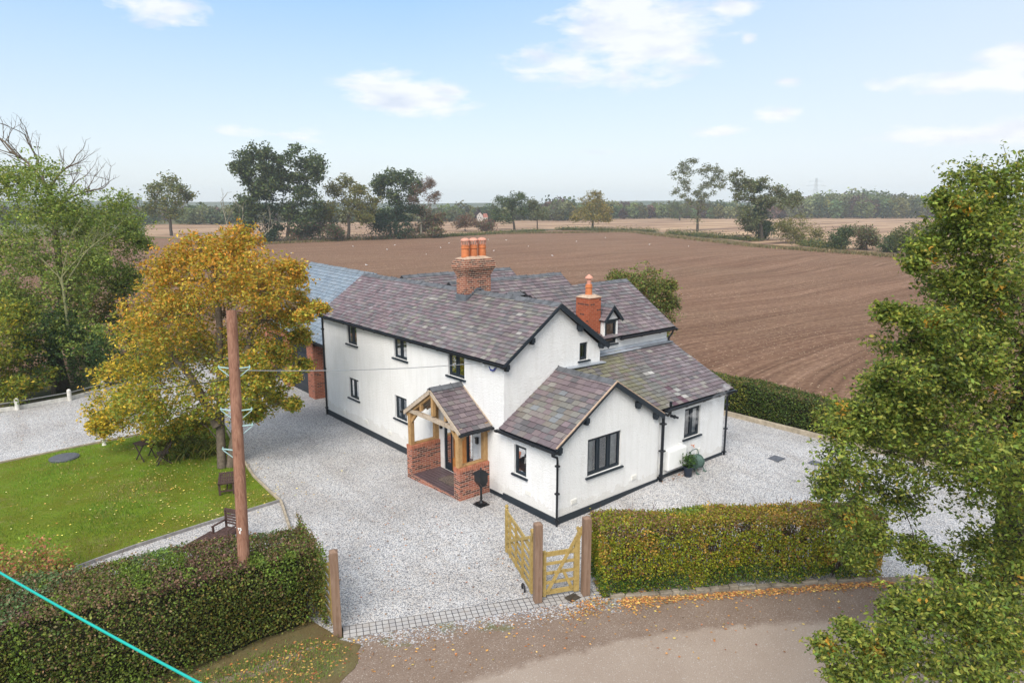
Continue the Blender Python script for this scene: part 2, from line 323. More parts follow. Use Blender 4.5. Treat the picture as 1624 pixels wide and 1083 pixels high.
def m_roadside():
    s = NT('roadside', .92, .12); o = s.obj(); sx = s.n('ShaderNodeSeparateXYZ'); s.t.links.new(o, sx.inputs[0])
    # distance outwards from the line of setts
    t = s.math('ADD', s.math('MULTIPLY', s.math('ADD', sx.outputs[0], 3.3), -.423), s.math('MULTIPLY', s.math('ADD', sx.outputs[1], 2.7), -.906))
    al = s.math('ADD', s.math('MULTIPLY', sx.outputs[0], .906), s.math('MULTIPLY', sx.outputs[1], -.423))
    v = s.n('ShaderNodeTexVoronoi', i_Scale=30.0); s.t.links.new(o, v.inputs['Vector']); sc_ = s.n('ShaderNodeSeparateColor'); s.t.links.new(v.outputs['Color'], sc_.inputs[0])
    gr = s.ramp(sc_.outputs[0], [(0, (.13, .14, .16)), (.3, (.28, .28, .30)), (.7, (.55, .55, .56)), (1, (.45, .40, .36))])
    di = s.ramp(s.noise(o, 26, 6, .8), [(.3, (.155, .112, .085)), (.55, (.25, .19, .15)), (.8, (.36, .29, .24))])
    di = s.mix(s.ramp(s.noise(o, 1.2, 5, .7), [(.35, .5), (.65, 0.0)]), di, (.72, .66, .62), 'MULTIPLY')
    ta = s.ramp(s.noise(o, 45, 5, .8), [(.3, (.27, .215, .175)), (.7, (.40, .33, .27))]); ta = s.mix(s.ramp(s.noise(o, .5, 5, .65), [(.35, .5), (.65, 0.0)]), ta, (.78, .73, .70), 'MULTIPLY')
    pv_ = s.n('ShaderNodeTexVoronoi', i_Scale=55.0); s.t.links.new(o, pv_.inputs['Vector']); pc = s.n('ShaderNodeSeparateColor'); s.t.links.new(pv_.outputs['Color'], pc.inputs[0])
    te = s.math('SUBTRACT', t, s.math('ADD', 1.93, s.math('MULTIPLY', s.math('MULTIPLY', al, al), .026))); te = s.math('ADD', te, s.math('MULTIPLY', s.math('SUBTRACT', s.noise(o, 2.2, 6, .75), .5), .9))
    di = s.mix(s.ramp(te, [(0.0, 0.0), (.22, 1.0)]), di, ta); di = s.mix(s.math('MULTIPLY', s.math('GREATER_THAN', pc.outputs[0], .965), .5), di, (.50, .46, .42))
    n1 = s.noise(o, 1.6, 5, .7); k = s.math('ADD', t, s.math('MULTIPLY', s.math('SUBTRACT', n1, .5), 1.5))
    sparse = s.math('GREATER_THAN', sc_.outputs[1], s.math('MULTIPLY', k, 1.0))
    win = s.math('MULTIPLY', s.math('LESS_THAN', al, .3), s.math('GREATER_THAN', al, -6.9))
    c = s.mix(s.math('MULTIPLY', s.math('MULTIPLY', sparse, win), .92), di, gr)
    leafy = s.math('MULTIPLY', s.ramp(s.noise(o, 1.1, 4, .7), [(.52, 0.0), (.66, .8)]), s.math('LESS_THAN', k, .9))
    gc = s.ramp(s.noise(o, 30, 4, .7), [(.3, (.05, .07, .02)), (.7, (.13, .17, .04))]); c = s.mix(s.math('MULTIPLY', leafy, .7), c, gc)
    s.base(c); s.bump(s.noise(o, 50, 4, .7), .8, .02)
m_roadside()
def m_tarmac():
    s = NT('tarmac', .85, .25); o = s.obj(); a = s.noise(o, 45, 5, .8); b = s.noise(o, .5, 5, .65); v = s.vor(o, 60)
    c = s.ramp(a, [(.3, (.22, .185, .165)), (.7, (.34, .295, .265))]); c = s.mix(s.ramp(b, [(.35, .5), (.65, 0.0)]), c, (.72, .68, .66), 'MULTIPLY')
    sp2 = s.n('ShaderNodeSeparateColor'); s.t.links.new(v, sp2.inputs[0]); c = s.mix(s.ramp(sp2.outputs[0], [(.88, 0.0), (.96, .5)]), c, (.40, .37, .34)); s.base(c); s.bump(a, .5, .01)
m_tarmac()
def m_setts():
    s = NT('setts', .85, .2); n = s.n('ShaderNodeTexBrick', offset=0.0); s.t.links.new(s.uv(), n.inputs['Vector'])
    s.put(n.inputs['Color1'], (.42, .41, .40)); s.put(n.inputs['Color2'], (.33, .32, .32)); s.put(n.inputs['Mortar'], (.055, .055, .06))
    for k, v in (('Scale', 1.0), ('Mortar Size', .010), ('Brick Width', .15), ('Row Height', .15)): n.inputs[k].default_value = v
    s.base(s.mix(s.ramp(s.noise(s.obj(), 4, 4, .7), [(.4, 0.0), (.7, .5)]), n.outputs[0], (.3, .26, .22))); s.bump(n.outputs['Fac'], -.5 if False else .5, .006); s.t.nodes['Bump'].invert = True
m_setts()
def m_tiles():
    s = NT('quarry_tiles', .5, .35); n = s.n('ShaderNodeTexBrick', offset=0.0); s.t.links.new(s.uv(), n.inputs['Vector'])
    s.put(n.inputs['Color1'], (.055, .035, .042)); s.put(n.inputs['Color2'], (.075, .05, .058)); s.put(n.inputs['Mortar'], (.20, .175, .18))
    for k, v in (('Scale', 1.0), ('Mortar Size', .006), ('Brick Width', .15), ('Row Height', .15)): n.inputs[k].default_value = v
    s.base(n.outputs[0]); s.bump(n.outputs['Fac'], .3, .003); s.t.nodes['Bump'].invert = True
m_tiles()
def m_mat():
    s = NT('mat_wire', .8, .3); v = s.vor(s.obj(), 22, 'Distance'); s.base(s.ramp(v, [(.2, (.03, .025, .025)), (.6, (.16, .13, .11))])); s.bump(v, .6, .01)
m_mat()
def m_leafpile():
    s = NT('leaf_litter', .85, .15); s.base(s.attr())
m_leafpile()
def m_hill():
    s = NT('hill', 1, 0); s.base(s.ramp(s.noise(s.obj(), .01, 4), [(.4, (.05, .07, .04)), (.6, (.09, .10, .06))]))
m_hill()

# ------------------------------------------------------------------ object helpers
ORG = {}
def tag(o, label=None, cat=None, group=None, kind=None):
    if label: o['label'] = label
    if cat: o['category'] = cat
    if group: o['group'] = group
    if kind: o['kind'] = kind
    return o
def thing(name, loc, label, cat, group=None):
    o = bpy.data.objects.new(name, None); COL.objects.link(o); o.location = loc; o.empty_display_size = .3; ORG[o] = Vector(loc)
    return tag(o, label, cat, group)
def link(name, me, parent=None, org=None):
    o = bpy.data.objects.new(name, me); COL.objects.link(o)
    if parent is not None: o.parent = parent; ORG[o] = ORG[parent]
    else:
        o.location = org or (0, 0, 0); ORG[o] = Vector(org or (0, 0, 0))
    return o
class MB:
    def __init__(s): s.v = []; s.f = []; s.mi = []; s.c = []; s.m = 0; s.col = None
    def face(s, pts):
        i = len(s.v); s.v += [tuple(p) for p in pts]; s.f.append(tuple(range(i, i + len(pts)))); s.mi.append(s.m); s.c.append(s.col or (1, 1, 1))
    def add(s, vs, fs):
        i = len(s.v); s.v += [tuple(p) for p in vs]
        for f in fs: s.f.append(tuple(i + k for k in f)); s.mi.append(s.m); s.c.append(s.col or (1, 1, 1))
    def box(s, a, b, M=None):
        x0, y0, z0 = a; x1, y1, z1 = b
        vs = [(x0, y0, z0), (x1, y0, z0), (x1, y1, z0), (x0, y1, z0), (x0, y0, z1), (x1, y0, z1), (x1, y1, z1), (x0, y1, z1)]
        if M is not None: vs = [M @ Vector(v) for v in vs]
        s.add(vs, [(0, 3, 2, 1), (4, 5, 6, 7), (0, 1, 5, 4), (1, 2, 6, 5), (2, 3, 7, 6), (3, 0, 4, 7)])
    def beam(s, p, q, w, h, up=(0, 0, 1)):
        p = Vector(p); q = Vector(q); d = (q - p).normalized(); up = Vector(up)
        if abs(d.dot(up)) > .98: up = Vector((1, 0, 0))
        r = d.cross(up).normalized() * w / 2; u = r.cross(d).normalized() * h / 2
        vs = [p - r - u, p + r - u, p + r + u, p - r + u, q - r - u, q + r - u, q + r + u, q - r + u]
        s.add(vs, [(0, 1, 2, 3), (4, 7, 6, 5), (0, 4, 5, 1), (1, 5, 6, 2), (2, 6, 7, 3), (3, 7, 4, 0)])
    def tube(s, pts, rad, n=8, cap=True):
        pts = [Vector(p) for p in pts]
        if not isinstance(rad, (list, tuple)): rad = [rad] * len(pts)
        i0 = len(s.v); ref = None
        for k, p in enumerate(pts):
            d = (pts[min(k + 1, len(pts) - 1)] - pts[max(k - 1, 0)]).normalized()
            if ref is None: ref = Vector((1, 0, 0)) if abs(d.x) < .8 else Vector((0, 1, 0))
            a = d.cross(ref).normalized(); b = d.cross(a); ref = b.cross(d) if False else ref
            for j in range(n):
                t = 2 * math.pi * j / n; s.v.append(tuple(p + (a * math.cos(t) + b * math.sin(t)) * rad[k]))
        def ff(f): s.f.append(f); s.mi.append(s.m); s.c.append(s.col or (1, 1, 1))
        for k in range(len(pts) - 1):
            for j in range(n):
                a = i0 + k * n + j; b = i0 + k * n + (j + 1) % n; ff((a, b, b + n, a + n))
        if cap: ff(tuple(i0 + j for j in range(n))[::-1]); ff(tuple(i0 + (len(pts) - 1) * n + j for j in range(n)))
    def lathe(s, c, prof, n=16):
        c = Vector(c); s.tube([c + Vector((0, 0, z)) for r, z in prof], [max(r, .001) for r, z in prof], n)
    def prism(s, pts, d):
        d = Vector(d); pts = [Vector(p) for p in pts]; n = len(pts)
        s.add(pts + [p + d for p in pts], [tuple(range(n))[::-1], tuple(range(n, 2 * n))] + [(i, (i + 1) % n, (i + 1) % n + n, i + n) for i in range(n)])
    def build(s, name, mats, parent=None, org=None, smooth=False, bevel=0, uv=False, col=False):
        if isinstance(mats, str): mats = [mats]
        o_ = ORG[parent] if parent is not None else Vector(org or (0, 0, 0))
        me = bpy.data.meshes.new(name); me.from_pydata([(x - o_.x, y - o_.y, z - o_.z) for x, y, z in s.v], [], s.f)
        for m in mats: me.materials.append(MATS[m])
        if len(mats) > 1: me.polygons.foreach_set('material_index', s.mi)
        if uv:
            L = me.uv_layers.new(name='UVMap')
            for p in me.polygons:
                n = p.normal; ax = max(range(3), key=lambda i: abs(n[i]))
                for li in p.loop_indices:
                    v = me.vertices[me.loops[li].vertex_index].co
                    L.data[li].uv = ((v.y, v.z), (v.x, v.z), (v.x, v.y))[ax]
        if col:
            a = me.attributes.new('col', 'FLOAT_COLOR', 'CORNER'); arr = []
            for f, c in zip(s.f, s.c): arr += [c[0], c[1], c[2], 1.0] * len(f)
            a.data.foreach_set('color', arr)
        if smooth: me.polygons.foreach_set('use_smooth', [True] * len(me.polygons))
        me.update(); o = link(name, me, parent, org)
        if bevel:
            b = o.modifiers.new('bevel', 'BEVEL'); b.width = bevel; b.segments = 2; b.limit_method = 'ANGLE'
        return o
def quads(name, P, col, mat, parent=None, org=None, verts_per=4):
    """P (N,4,3) corners, col (N,3)"""
    o_ = np.array(ORG[parent] if parent is not None else (org or (0, 0, 0)), float)
    N = len(P); me = bpy.data.meshes.new(name)
    me.vertices.add(N * 4); me.vertices.foreach_set('co', (P.reshape(-1, 3) - o_).astype(np.float32).ravel())
    me.loops.add(N * 4); me.loops.foreach_set('vertex_index', np.arange(N * 4, dtype=np.int32))
    me.polygons.add(N); me.polygons.foreach_set('loop_start', np.arange(N, dtype=np.int32) * 4)
    me.update(calc_edges=True)
    a = me.attributes.new('col', 'FLOAT_COLOR', 'POINT'); c4 = np.ones((N * 4, 4), np.float32); c4[:, :3] = np.repeat(col, 4, axis=0); a.data.foreach_set('color', c4.ravel())
    me.materials.append(mat if not isinstance(mat, str) else MATS[mat]); me.validate(); return link(name, me, parent, org)
def unit(a): return a / np.maximum(np.linalg.norm(a, axis=-1, keepdims=True), 1e-9)
def leaf_quads(C, size, aspect=.6, flat=.35, up=0.0):
    """rhombic leaves, folded a little along the middle"""
    N = len(C); d = unit(RNG.normal(size=(N, 3)) * np.array([1, 1, 1 - flat])); n = RNG.normal(size=(N, 3)); n[:, 2] += up * 1.5; s_ = unit(np.cross(d, n)); n2 = unit(np.cross(s_, d))
    L = (size * RNG.uniform(.65, 1.3, N))[:, None]; W = L * aspect * .5
    return np.stack([C - d * L * .5, C + s_ * W + n2 * W * .35, C + d * L * .5, C - s_ * W + n2 * W * .35], 1)
def palette(N, cols, wts, jit=.18):
    cols = np.array(cols, float); i = RNG.choice(len(cols), N, p=np.array(wts) / sum(wts)); c = cols[i]
    return np.clip(c * RNG.lognormal(0, jit, (N, 1)) * RNG.lognormal(0, jit * .35, (N, 3)), 0, 1)

# ------------------------------------------------------------------ ground sheets
def rough(pts, amp=.12, step=.18, seed=3):
    rg = random.Random(seed); out_ = []
    for a, b in zip(pts, pts[1:] + pts[:1]):
        L = math.hypot(b[0] - a[0], b[1] - a[1]); n = max(1, int(L / step))
        for i in range(n): t = i / n; out_.append((a[0] + (b[0] - a[0]) * t + rg.gauss(0, amp * .5), a[1] + (b[1] - a[1]) * t + rg.gauss(0, amp * .5)))
    return out_
def sheet(name, pts, dz, mat, label, cells=1.0, uvdir=None, kind='structure'):
    bm = bmesh.new(); bm.faces.new([bm.verts.new((x, y, 0)) for x, y in pts])
    xs = [p[0] for p in pts]; ys = [p[1] for p in pts]
    def cuts(lo, hi, rng):
        return [v for v in rng if lo < v < hi]
    for x in cuts(min(xs), max(xs), [1 + i * .5 for i in range(9)] + [11 + i * .5 for i in range(7)]): bmesh.ops.bisect_plane(bm, geom=bm.verts[:] + bm.edges[:] + bm.faces[:], plane_co=(x, 0, 0), plane_no=(1, 0, 0))
    for y in cuts(min(ys), max(ys), [-3 + i * .5 for i in range(22)]): bmesh.ops.bisect_plane(bm, geom=bm.verts[:] + bm.edges[:] + bm.faces[:], plane_co=(0, y, 0), plane_no=(0, 1, 0))
    bmesh.ops.triangulate(bm, faces=bm.faces[:])
    for v in bm.verts: v.co.z = gz(v.co.x, v.co.y) + dz
    for f in bm.faces:
        if f.normal.z < 0: f.normal_flip()
    me = bpy.data.meshes.new(name); 
    if uvdir:
        L = bm.loops.layers.uv.new('UVMap'); (ox, oy), (ax, ay) = uvdir
        for f in bm.faces:
            for l in f.loops: x = l.vert.co.x - ox; y = l.vert.co.y - oy; l[L].uv = (x * ax + y * ay, -x * ay + y * ax)
    bm.to_mesh(me); bm.free(); me.materials.append(MATS[mat]); o = link(name, me); tag(o, label, kind=kind); return o
def P2(*q): return [tuple(gnd(*a)[:2]) for a in q]
sheet('ground', [(-1900, -800), (1900, -800), (1900, 1900), (-1900, 1900)], -.06, 'land', 'rough grass and bare earth between the hedges, fields and lane')
FB = [(-420, 372), (0, 372), (230, 376), (400, 385), (520, 381), (700, 376), (790, 369), (900, 364), (1000, 366), (1060, 371), (1130, 379), (1200, 388), (1300, 396), (1400, 403), (1500, 408), (1620, 420), (1800, 440)]
fb = P2(*FB)
sheet('ploughed_field', [(15.6, -45), (15.9, -4), (16.6, 4), (16.9, 9), (16.5, 37), (-4, 34), (-9, 31), (-45, 30), (-160, 60)] + fb + [(120, -45)], -.03, 'ploughed_soil', 'wide brown ploughed field behind the house')
sheet('stubble_field', P2(*[(a, b - 1.5) for a, b in FB[2:]]) + P2((1800, 345), (1500, 345), (1400, 344.5), (1000, 346), (860, 349), (700, 351), (500, 353), (230, 356)), -.035, 'stubble', 'pale stubble field beyond the hedgerow')
sheet('gravel_drive', [(-7.95, -.85), (-7.42, -.62), (-3.3, -2.45), (-1.9, -3.5), (1, -5.5), (4, -7.55), (9, -10.9), (15.0, -12.5), (14.1, -2.6), (14.0, 3.3), (14.6, 8), (14.6, 36), (-2, 31.5), (-7.3, 28), (-12, 26), (-30, 23), (-30, 4.0), (-13.5, 2.2), (-8.4, .9)], 0, 'gravel_white', 'white and grey gravel drive wrapped around the house')
LAWN = P2((-330, 800), (0, 735), (130, 708.5), (215, 692), (300, 673), (350, 664), (368, 690), (378, 722), (400, 755), (424, 778), (443, 795), (330, 830), (215, 867), (150, 890), (60, 925), (-100, 985), (-420, 1060))
sheet('lawn', LAWN, .012, 'lawn_grass', 'green mown lawn scattered with fallen leaves')
sheet('road', [(-18, 2.2), (-11, .3), (-7.62, -1.0), (-3.45, -2.92), (-1.95, -3.62), (1, -5.6), (4.05, -7.45), (9, -10.9), (15, -14), (30, -19), (30, -40), (-18, -30)], .004, 'roadside', 'worn brown-grey lane with dirt, scattered gravel and leaves along its edge')
sheet('verge', [(-17, 1.6), (-11, 1.0), (-8.05, 1.0), (-7.72, -.6)] + rough([(-7.7, -.95), (-7.5, -1.3), (-7.6, -1.75), (-8.1, -2.2), (-9.2, -2.5), (-11, -2.1), (-13.5, -1.2)], .16) + [(-17, .2)], .016, 'verge_grass', 'grass verge with fallen leaves below the long hedge')
sheet('setts_strip', [(-7.60, -1.03), (-3.45, -2.93), (-2.25, -3.48), (-1.28, -3.93), (-1.1, -3.52), (-2.07, -3.08), (-3.27, -2.5), (-7.40, -.60)], .010, 'setts', 'strip of square grey setts across the gateway', uvdir=((-7.6, -1.03), (.909, -.416)))

# ------------------------------------------------------------------ house
H = thing('house', (0, 0, 0), 'white rendered cottage with mauve slate roofs, dark windows and an oak porch', 'house')
def wall(mb, axis, plane, pts, holes=(), rev=.12):
    """pts in (a, z); reveals go inwards (+axis)"""
    bm = bmesh.new(); bm.faces.new([bm.verts.new((a, z, 0)) for a, z in pts])
    for (a0, a1, z0, z1) in holes:
        for c, n in (((a0, 0, 0), (1, 0, 0)), ((a1, 0, 0), (1, 0, 0)), ((0, z0, 0), (0, 1, 0)), ((0, z1, 0), (0, 1, 0))):
            bmesh.ops.bisect_plane(bm, geom=bm.verts[:] + bm.edges[:] + bm.faces[:], plane_co=c, plane_no=n)
    def P(a, z, d=0): return (plane + d, a, z) if axis == 'X' else (a, plane + d, z)
    for f in bm.faces:
        c = f.calc_center_median()
        if any(a0 < c.x < a1 and z0 < c.y < z1 for a0, a1, z0, z1 in holes): continue
        mb.face([P(v.co.x, v.co.y) for v in f.verts])
    bm.free()
    for a0, a1, z0, z1 in holes:
        q = [(a0, z0), (a1, z0), (a1, z1), (a0, z1)]
        for i in range(4):
            (a, z), (b, y) = q[i], q[(i + 1) % 4]; mb.face([P(a, z), P(b, y), P(b, y, rev), P(a, z, rev)])
def window(parent, axis, plane, a0, a1, z0, z1, n, curt=True, rec=.07, label=None, sill=True, name='window'):
    def P(a, z, d): return (plane + d, a, z) if axis == 'X' else (a, plane + d, z)
    def bx(mb, a, b, z, y, d0, d1):
        p = P(a, z, d0); q = P(b, y, d1); mb.box(tuple(min(i, j) for i, j in zip(p, q)), tuple(max(i, j) for i, j in zip(p, q)))
    f = MB(); t = .055
    bx(f, a0, a0 + t, z0, z1, rec, rec + .07); bx(f, a1 - t, a1, z0, z1, rec, rec + .07); bx(f, a0 + t, a1 - t, z0, z0 + t, rec, rec + .07); bx(f, a0 + t, a1 - t, z1 - t, z1, rec, rec + .07)
    pa = []; wd = (a1 - a0 - t * 2 - .06 * (n - 1)) / n
    for i in range(n):
        b0 = a0 + t + i * (wd + .06); b1 = b0 + wd
        if i: bx(f, b0 - .06, b0, z0 + t, z1 - t, rec + .001, rec + .069)
        c = .045
        for q in ((b0, b0 + c, z0 + t, z1 - t), (b1 - c, b1, z0 + t, z1 - t), (b0 + c, b1 - c, z0 + t, z0 + t + c), (b0 + c, b1 - c, z1 - t - c, z1 - t)): bx(f, *q, rec - .012, rec + .05)
        pa.append((b0 + c, b1 - c, z0 + t + c, z1 - t - c))
    W = f.build(name, 'anthracite', parent)
    if label: W['label'] = label
    g = MB()
    for q in pa: g.face([P(q[0], q[2], rec + .02), P(q[1], q[2], rec + .02), P(q[1], q[3], rec + .02), P(q[0], q[3], rec + .02)])
    g.build('pane', 'window_glass', W)
    if sill:
        s_ = MB(); bx(s_, a0 - .09, a1 + .09, z0 - .06, z0 - .002, -.07, rec + .05); s_.build('sill', 'anthracite', W, bevel=.006)
    if curt:
        rg = random.Random(int(a0 * 100 + z0 * 10))
        for (b0, b1) in ((a0 + .02, a0 + (a1 - a0) * .27), (a1 - (a1 - a0) * .27, a1 - .02)):
            k = 9; c = MB()
            for i in range(k):
                u0 = b0 + (b1 - b0) * i / k; u1 = b0 + (b1 - b0) * (i + 1) / k; d0 = rec + .10 + (.03 if i % 2 else 0); d1 = rec + .10 + (0 if i % 2 else .03)
                c.face([P(u0, z0 + .02, d0), P(u1, z0 + .02, d1), P(u1, z1 - .02, d1), P(u0, z1 - .02, d0)])
            c.build('curtain', 'curtain', W)
    return W
mw = MB(); zb = -.3
holesX = [(12.47, 13.38, 3.63, 4.5), (8.40, 9.38, 3.67, 4.55), (4.65, 5.64, 3.66, 4.56), (12.5, 13.4, 1.17, 2.1), (8.53, 9.43, 1.16, 2.12)]
DOOR = (4.20, 5.98, 0.02, 2.12)
wall(mw, 'X', 0, [(2.5, zb), (15.75, zb), (15.75, 4.62), (2.5, 4.62)], holesX + [DOOR])
wall(mw, 'Y', 2.5, [(0, 2.2), (4.5, 2.2), (4.5, 4.62), (2.35, 6.22), (0, 4.62)], [(3.45, 3.87, 4.2, 4.84)])
mw.face([(0, 15.75, zb), (4.5, 15.75, zb), (4.5, 15.75, 4.62), (2.35, 15.75, 6.2), (0, 15.75, 4.62)])
mw.face([(4.5, 2.5, 2.0), (4.5, 15.75, 0), (4.5, 15.75, 4.62), (4.5, 2.5, 4.62)])
wall(mw, 'X', -.012, [(0, zb), (2.5, zb), (2.5, 2.42), (0, 2.42)], [(1.38, 1.97, 1.08, 2.08)])
wall(mw, 'Y', 0, [(-.012, zb), (4.85, zb), (4.85, 2.50), (2.42, 4.02), (-.012, 2.42)], [(1.33, 2.90, 1.19, 2.42)])
mw.face([(4.85, 0, zb), (4.85, .05, zb), (4.85, .05, 2.6), (4.85, 0, 2.6)])
wall(mw, 'Y', .05, [(4.85, zb), (8.85, zb), (8.85, 2.72), (4.85, 2.72)], [(6.38, 7.33, 1.3, 2.42)])
mw.face([(8.85, .05, zb), (8.85, 2.95, zb), (8.85, 2.95, 4.05), (8.85, .05, 2.66)])
# rear wings
for (y0, yr, y1) in ((2.95, 5.4, 7.85), (7.86, 9.55, 11.25), (11.26, 13.3, 15.3)):
    e = 4.66 if y0 < 3 else 5.2
    mw.face([(8.95, y0, zb), (8.95, y1, zb), (8.95, y1, e), (8.95, yr, 6.35), (8.95, y0, e)])
wall(mw, 'Y', 2.95, [(4.5, 3.9), (8.95, 3.9), (8.95, 4.66), (4.5, 4.66)], [(5.14, 5.84, 4.36, 4.66)])
mw.face([(4.5, 15.3, zb), (8.95, 15.3, zb), (8.95, 15.3, 5.1), (4.5, 15.3, 5.1)])
mw.build('wall', 'white_render', H)
pl = MB(); T = .022
for a, b in (((-T, 6.56), (0, 15.75)), ((-T, 2.52), (0, 3.25))): pl.box((a[0], a[1], -.3), (b[0] + .01, b[1], .13 if a[1] < 5 else .08))
pl.box((-.012 - T - .02, -.03, -.3), (0, 2.51, .22)); pl.box((0.0, -.03, -.3), (4.87, .01, .22)); pl.box((4.872, .05 - T, -.3), (8.85, .055, .24)); pl.box((8.84, .028, -.3), (8.85 + T, 2.9, .24)); pl.box((0, 15.74, -.3), (4.5, 15.772, .08))
pl.build('plinth', 'anthracite', H)
for q in holesX: window(H, 'X', 0, *q, 2)
window(H, 'X', -.012, 1.38, 1.97, 1.08, 2.08, 1)
window(H, 'Y', 2.5, 3.45, 3.87, 4.2, 4.84, 1)
window(H, 'Y', 0, 1.33, 2.90, 1.19, 2.42, 3, label='wide three light window in the low gable')
window(H, 'Y', .05, 6.38, 7.33, 1.3, 2.42, 2, label='window with steam drifting across its top')

SL = [(.165, .128, .138), (.190, .150, .155), (.145, .115, .125), (.178, .158, .16), (.155, .148, .152), (.20, .175, .165), (.235, .22, .20), (.13, .122, .128)]
def slates(mb, O, U, V, n, u0f, u1f, vmax, pal, wts, course=.2, width=.27, jit=.10, seed=1, cf=None):
    rg = random.Random(seed); O = Vector(O); U = Vector(U).normalized(); V = Vector(V).normalized(); n = Vector(n).normalized(); k = 0; v = 0
    while v < vmax - .03:
        a, b = u0f(v + course / 2), u1f(v + course / 2); top = min(vmax, v + course * 1.25)
        u = a - (width * .5 if k % 2 else 0); 
        while u < b:
            wv = width * rg.uniform(.88, 1.12); x0, x1 = max(a, u + .004), min(b, u + wv - .004); u += wv
            if x1 - x0 < .03: continue
            c = rg.choices(pal, wts)[0]; c = cf((x0 + x1) / 2, v, c, rg) if cf else c; j = math.exp(rg.gauss(0, jit)); mb.col = tuple(min(1, q * j) for q in c)
            v0 = v - rg.uniform(0, .012) + (.015 if rg.random() < .06 else 0); lift = .026 + rg.uniform(0, .010); tl = rg.uniform(-.004, .004)
            p = lambda uu, vv, h: O + U * uu + V * vv + n * h
            A, B, C_, D_ = p(x0, v0, lift + tl), p(x1, v0, lift - tl), p(x1, top, .003), p(x0, top, .003)
            a2, b2 = p(x0, v0, lift + tl - .022), p(x1, v0, lift - tl - .022); c2, d2 = p(x1, top, -.004), p(x0, top, -.004)
            mb.add([A, B, C_, D_], [(0, 1, 2, 3)]); cc = mb.col; mb.col = tuple(q * .3 for q in cc)  # edge faces painted darker to stand in for shade between slates
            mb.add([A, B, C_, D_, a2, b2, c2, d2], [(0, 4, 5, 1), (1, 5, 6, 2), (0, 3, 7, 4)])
        v += course; k += 1
def roof(name, O, U, V, u0f, u1f, vmax, mat='slate_old', pal=SL, wts=(5, 5, 4, 3, 3, 2, 1, 2), parent=None, seed=1, poly=None, **kw):
    """one pitch: slates over a thick dark deck"""
    if not callable(u0f): c0 = u0f; u0f = lambda v: c0
    if not callable(u1f): c1 = u1f; u1f = lambda v: c1
    U = Vector(U).normalized(); V = Vector(V).normalized(); n = U.cross(V).normalized()
    if n.z < 0: n = -n
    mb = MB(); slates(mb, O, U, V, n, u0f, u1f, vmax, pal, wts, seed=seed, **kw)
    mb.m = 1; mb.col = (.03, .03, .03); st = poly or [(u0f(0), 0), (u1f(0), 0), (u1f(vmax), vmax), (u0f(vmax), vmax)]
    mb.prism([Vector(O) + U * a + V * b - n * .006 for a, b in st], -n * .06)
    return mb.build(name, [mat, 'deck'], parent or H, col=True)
def ridge(p, q, mat='ridge_tile', drop=.62, w=.17, parent=None, L=.42, name='ridge_tiles'):
    p = Vector(p); q = Vector(q); d = (q - p); n = max(1, round(d.length / L)); d /= n; s_ = Vector((-d.y, d.x, 0)).normalized(); mb = MB(); rg = random.Random(int(p.x * 10 + p.y * 7))
    for i in range(n):
        a = p + d * (i + .015); b = p + d * (i + .985); h = Vector((0, 0, rg.uniform(-.012, .012)))
        for sg in (1, -1):
            e = s_ * sg * w - Vector((0, 0, w * drop)); t = Vector((0, 0, .035))
            mb.add([a + h + t, b + h + t, b + e + h + t, a + e + h + t, a + h, b + h, b + e + h, a + e + h], [(0, 1, 2, 3), (3, 2, 6, 7), (0, 3, 7, 4), (1, 5, 6, 2)])
        if i % 1 == 0: mb.tube([b + h + Vector((0, 0, .03)) - d * .02, b + h + Vector((0, 0, .03)) + d * .03], .03, 6)
    return mb.build(name, mat, parent or H)
def cf_main(u, v, c, rg):
    if rg.random() < .75 - u * .07: c = rg.choice(((.195, .142, .153), (.175, .125, .137), (.215, .168, .177), (.20, .175, .185)))
    elif u > 6 and rg.random() < .3: c = rg.choice(((.17, .165, .15), (.22, .21, .18), (.14, .135, .135)))
    elif rg.random() < .012: c = (.30, .285, .265)
    return c
def cf_lean(u, v, c, rg):
    if abs(u - 1.35 - rg.gauss(0, .10)) < .20 and .15 < v < 1.9 and rg.random() < .55: return rg.choice(((.33, .32, .30), (.27, .265, .25), (.38, .37, .35)))
    if abs(u - 1.0) < .45 and v < .85 and rg.random() < .5: return (.10, .055, .07)
    if 0 < u < 1.7 and .5 < v < 2.2 and rg.random() < .5: return rg.choice(((.15, .15, .14), (.19, .19, .175), (.13, .125, .12)))
    if u < .75 + rg.gauss(0, .2) and rg.random() < .7: return rg.choice(((.175, .168, .11), (.16, .15, .115), (.18, .17, .13)))
    if u > 2 and rg.random() < .5: return rg.choice(((.19, .16, .17), (.165, .135, .145)))
    return c
def cf_ext(u, v, c, rg):
    if .5 < v < 2.0 and rg.random() < .55: return rg.choice(((.215, .205, .18), (.19, .185, .165), (.235, .225, .205), (.17, .18, .19), (.18, .16, .14)))
    return c
# main roof: ridge X 2.35, z 6.35
k = .692; Vm = Vector((1, 0, k)).normalized(); lenm = 2.50 / Vm.x
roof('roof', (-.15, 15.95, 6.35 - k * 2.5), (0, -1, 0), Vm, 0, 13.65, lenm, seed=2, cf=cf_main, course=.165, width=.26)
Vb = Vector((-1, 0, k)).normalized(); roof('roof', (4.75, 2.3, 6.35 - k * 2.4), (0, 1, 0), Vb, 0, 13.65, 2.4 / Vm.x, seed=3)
ridge((2.35, 2.3, 6.36), (2.35, 15.95, 6.36), drop=.7)
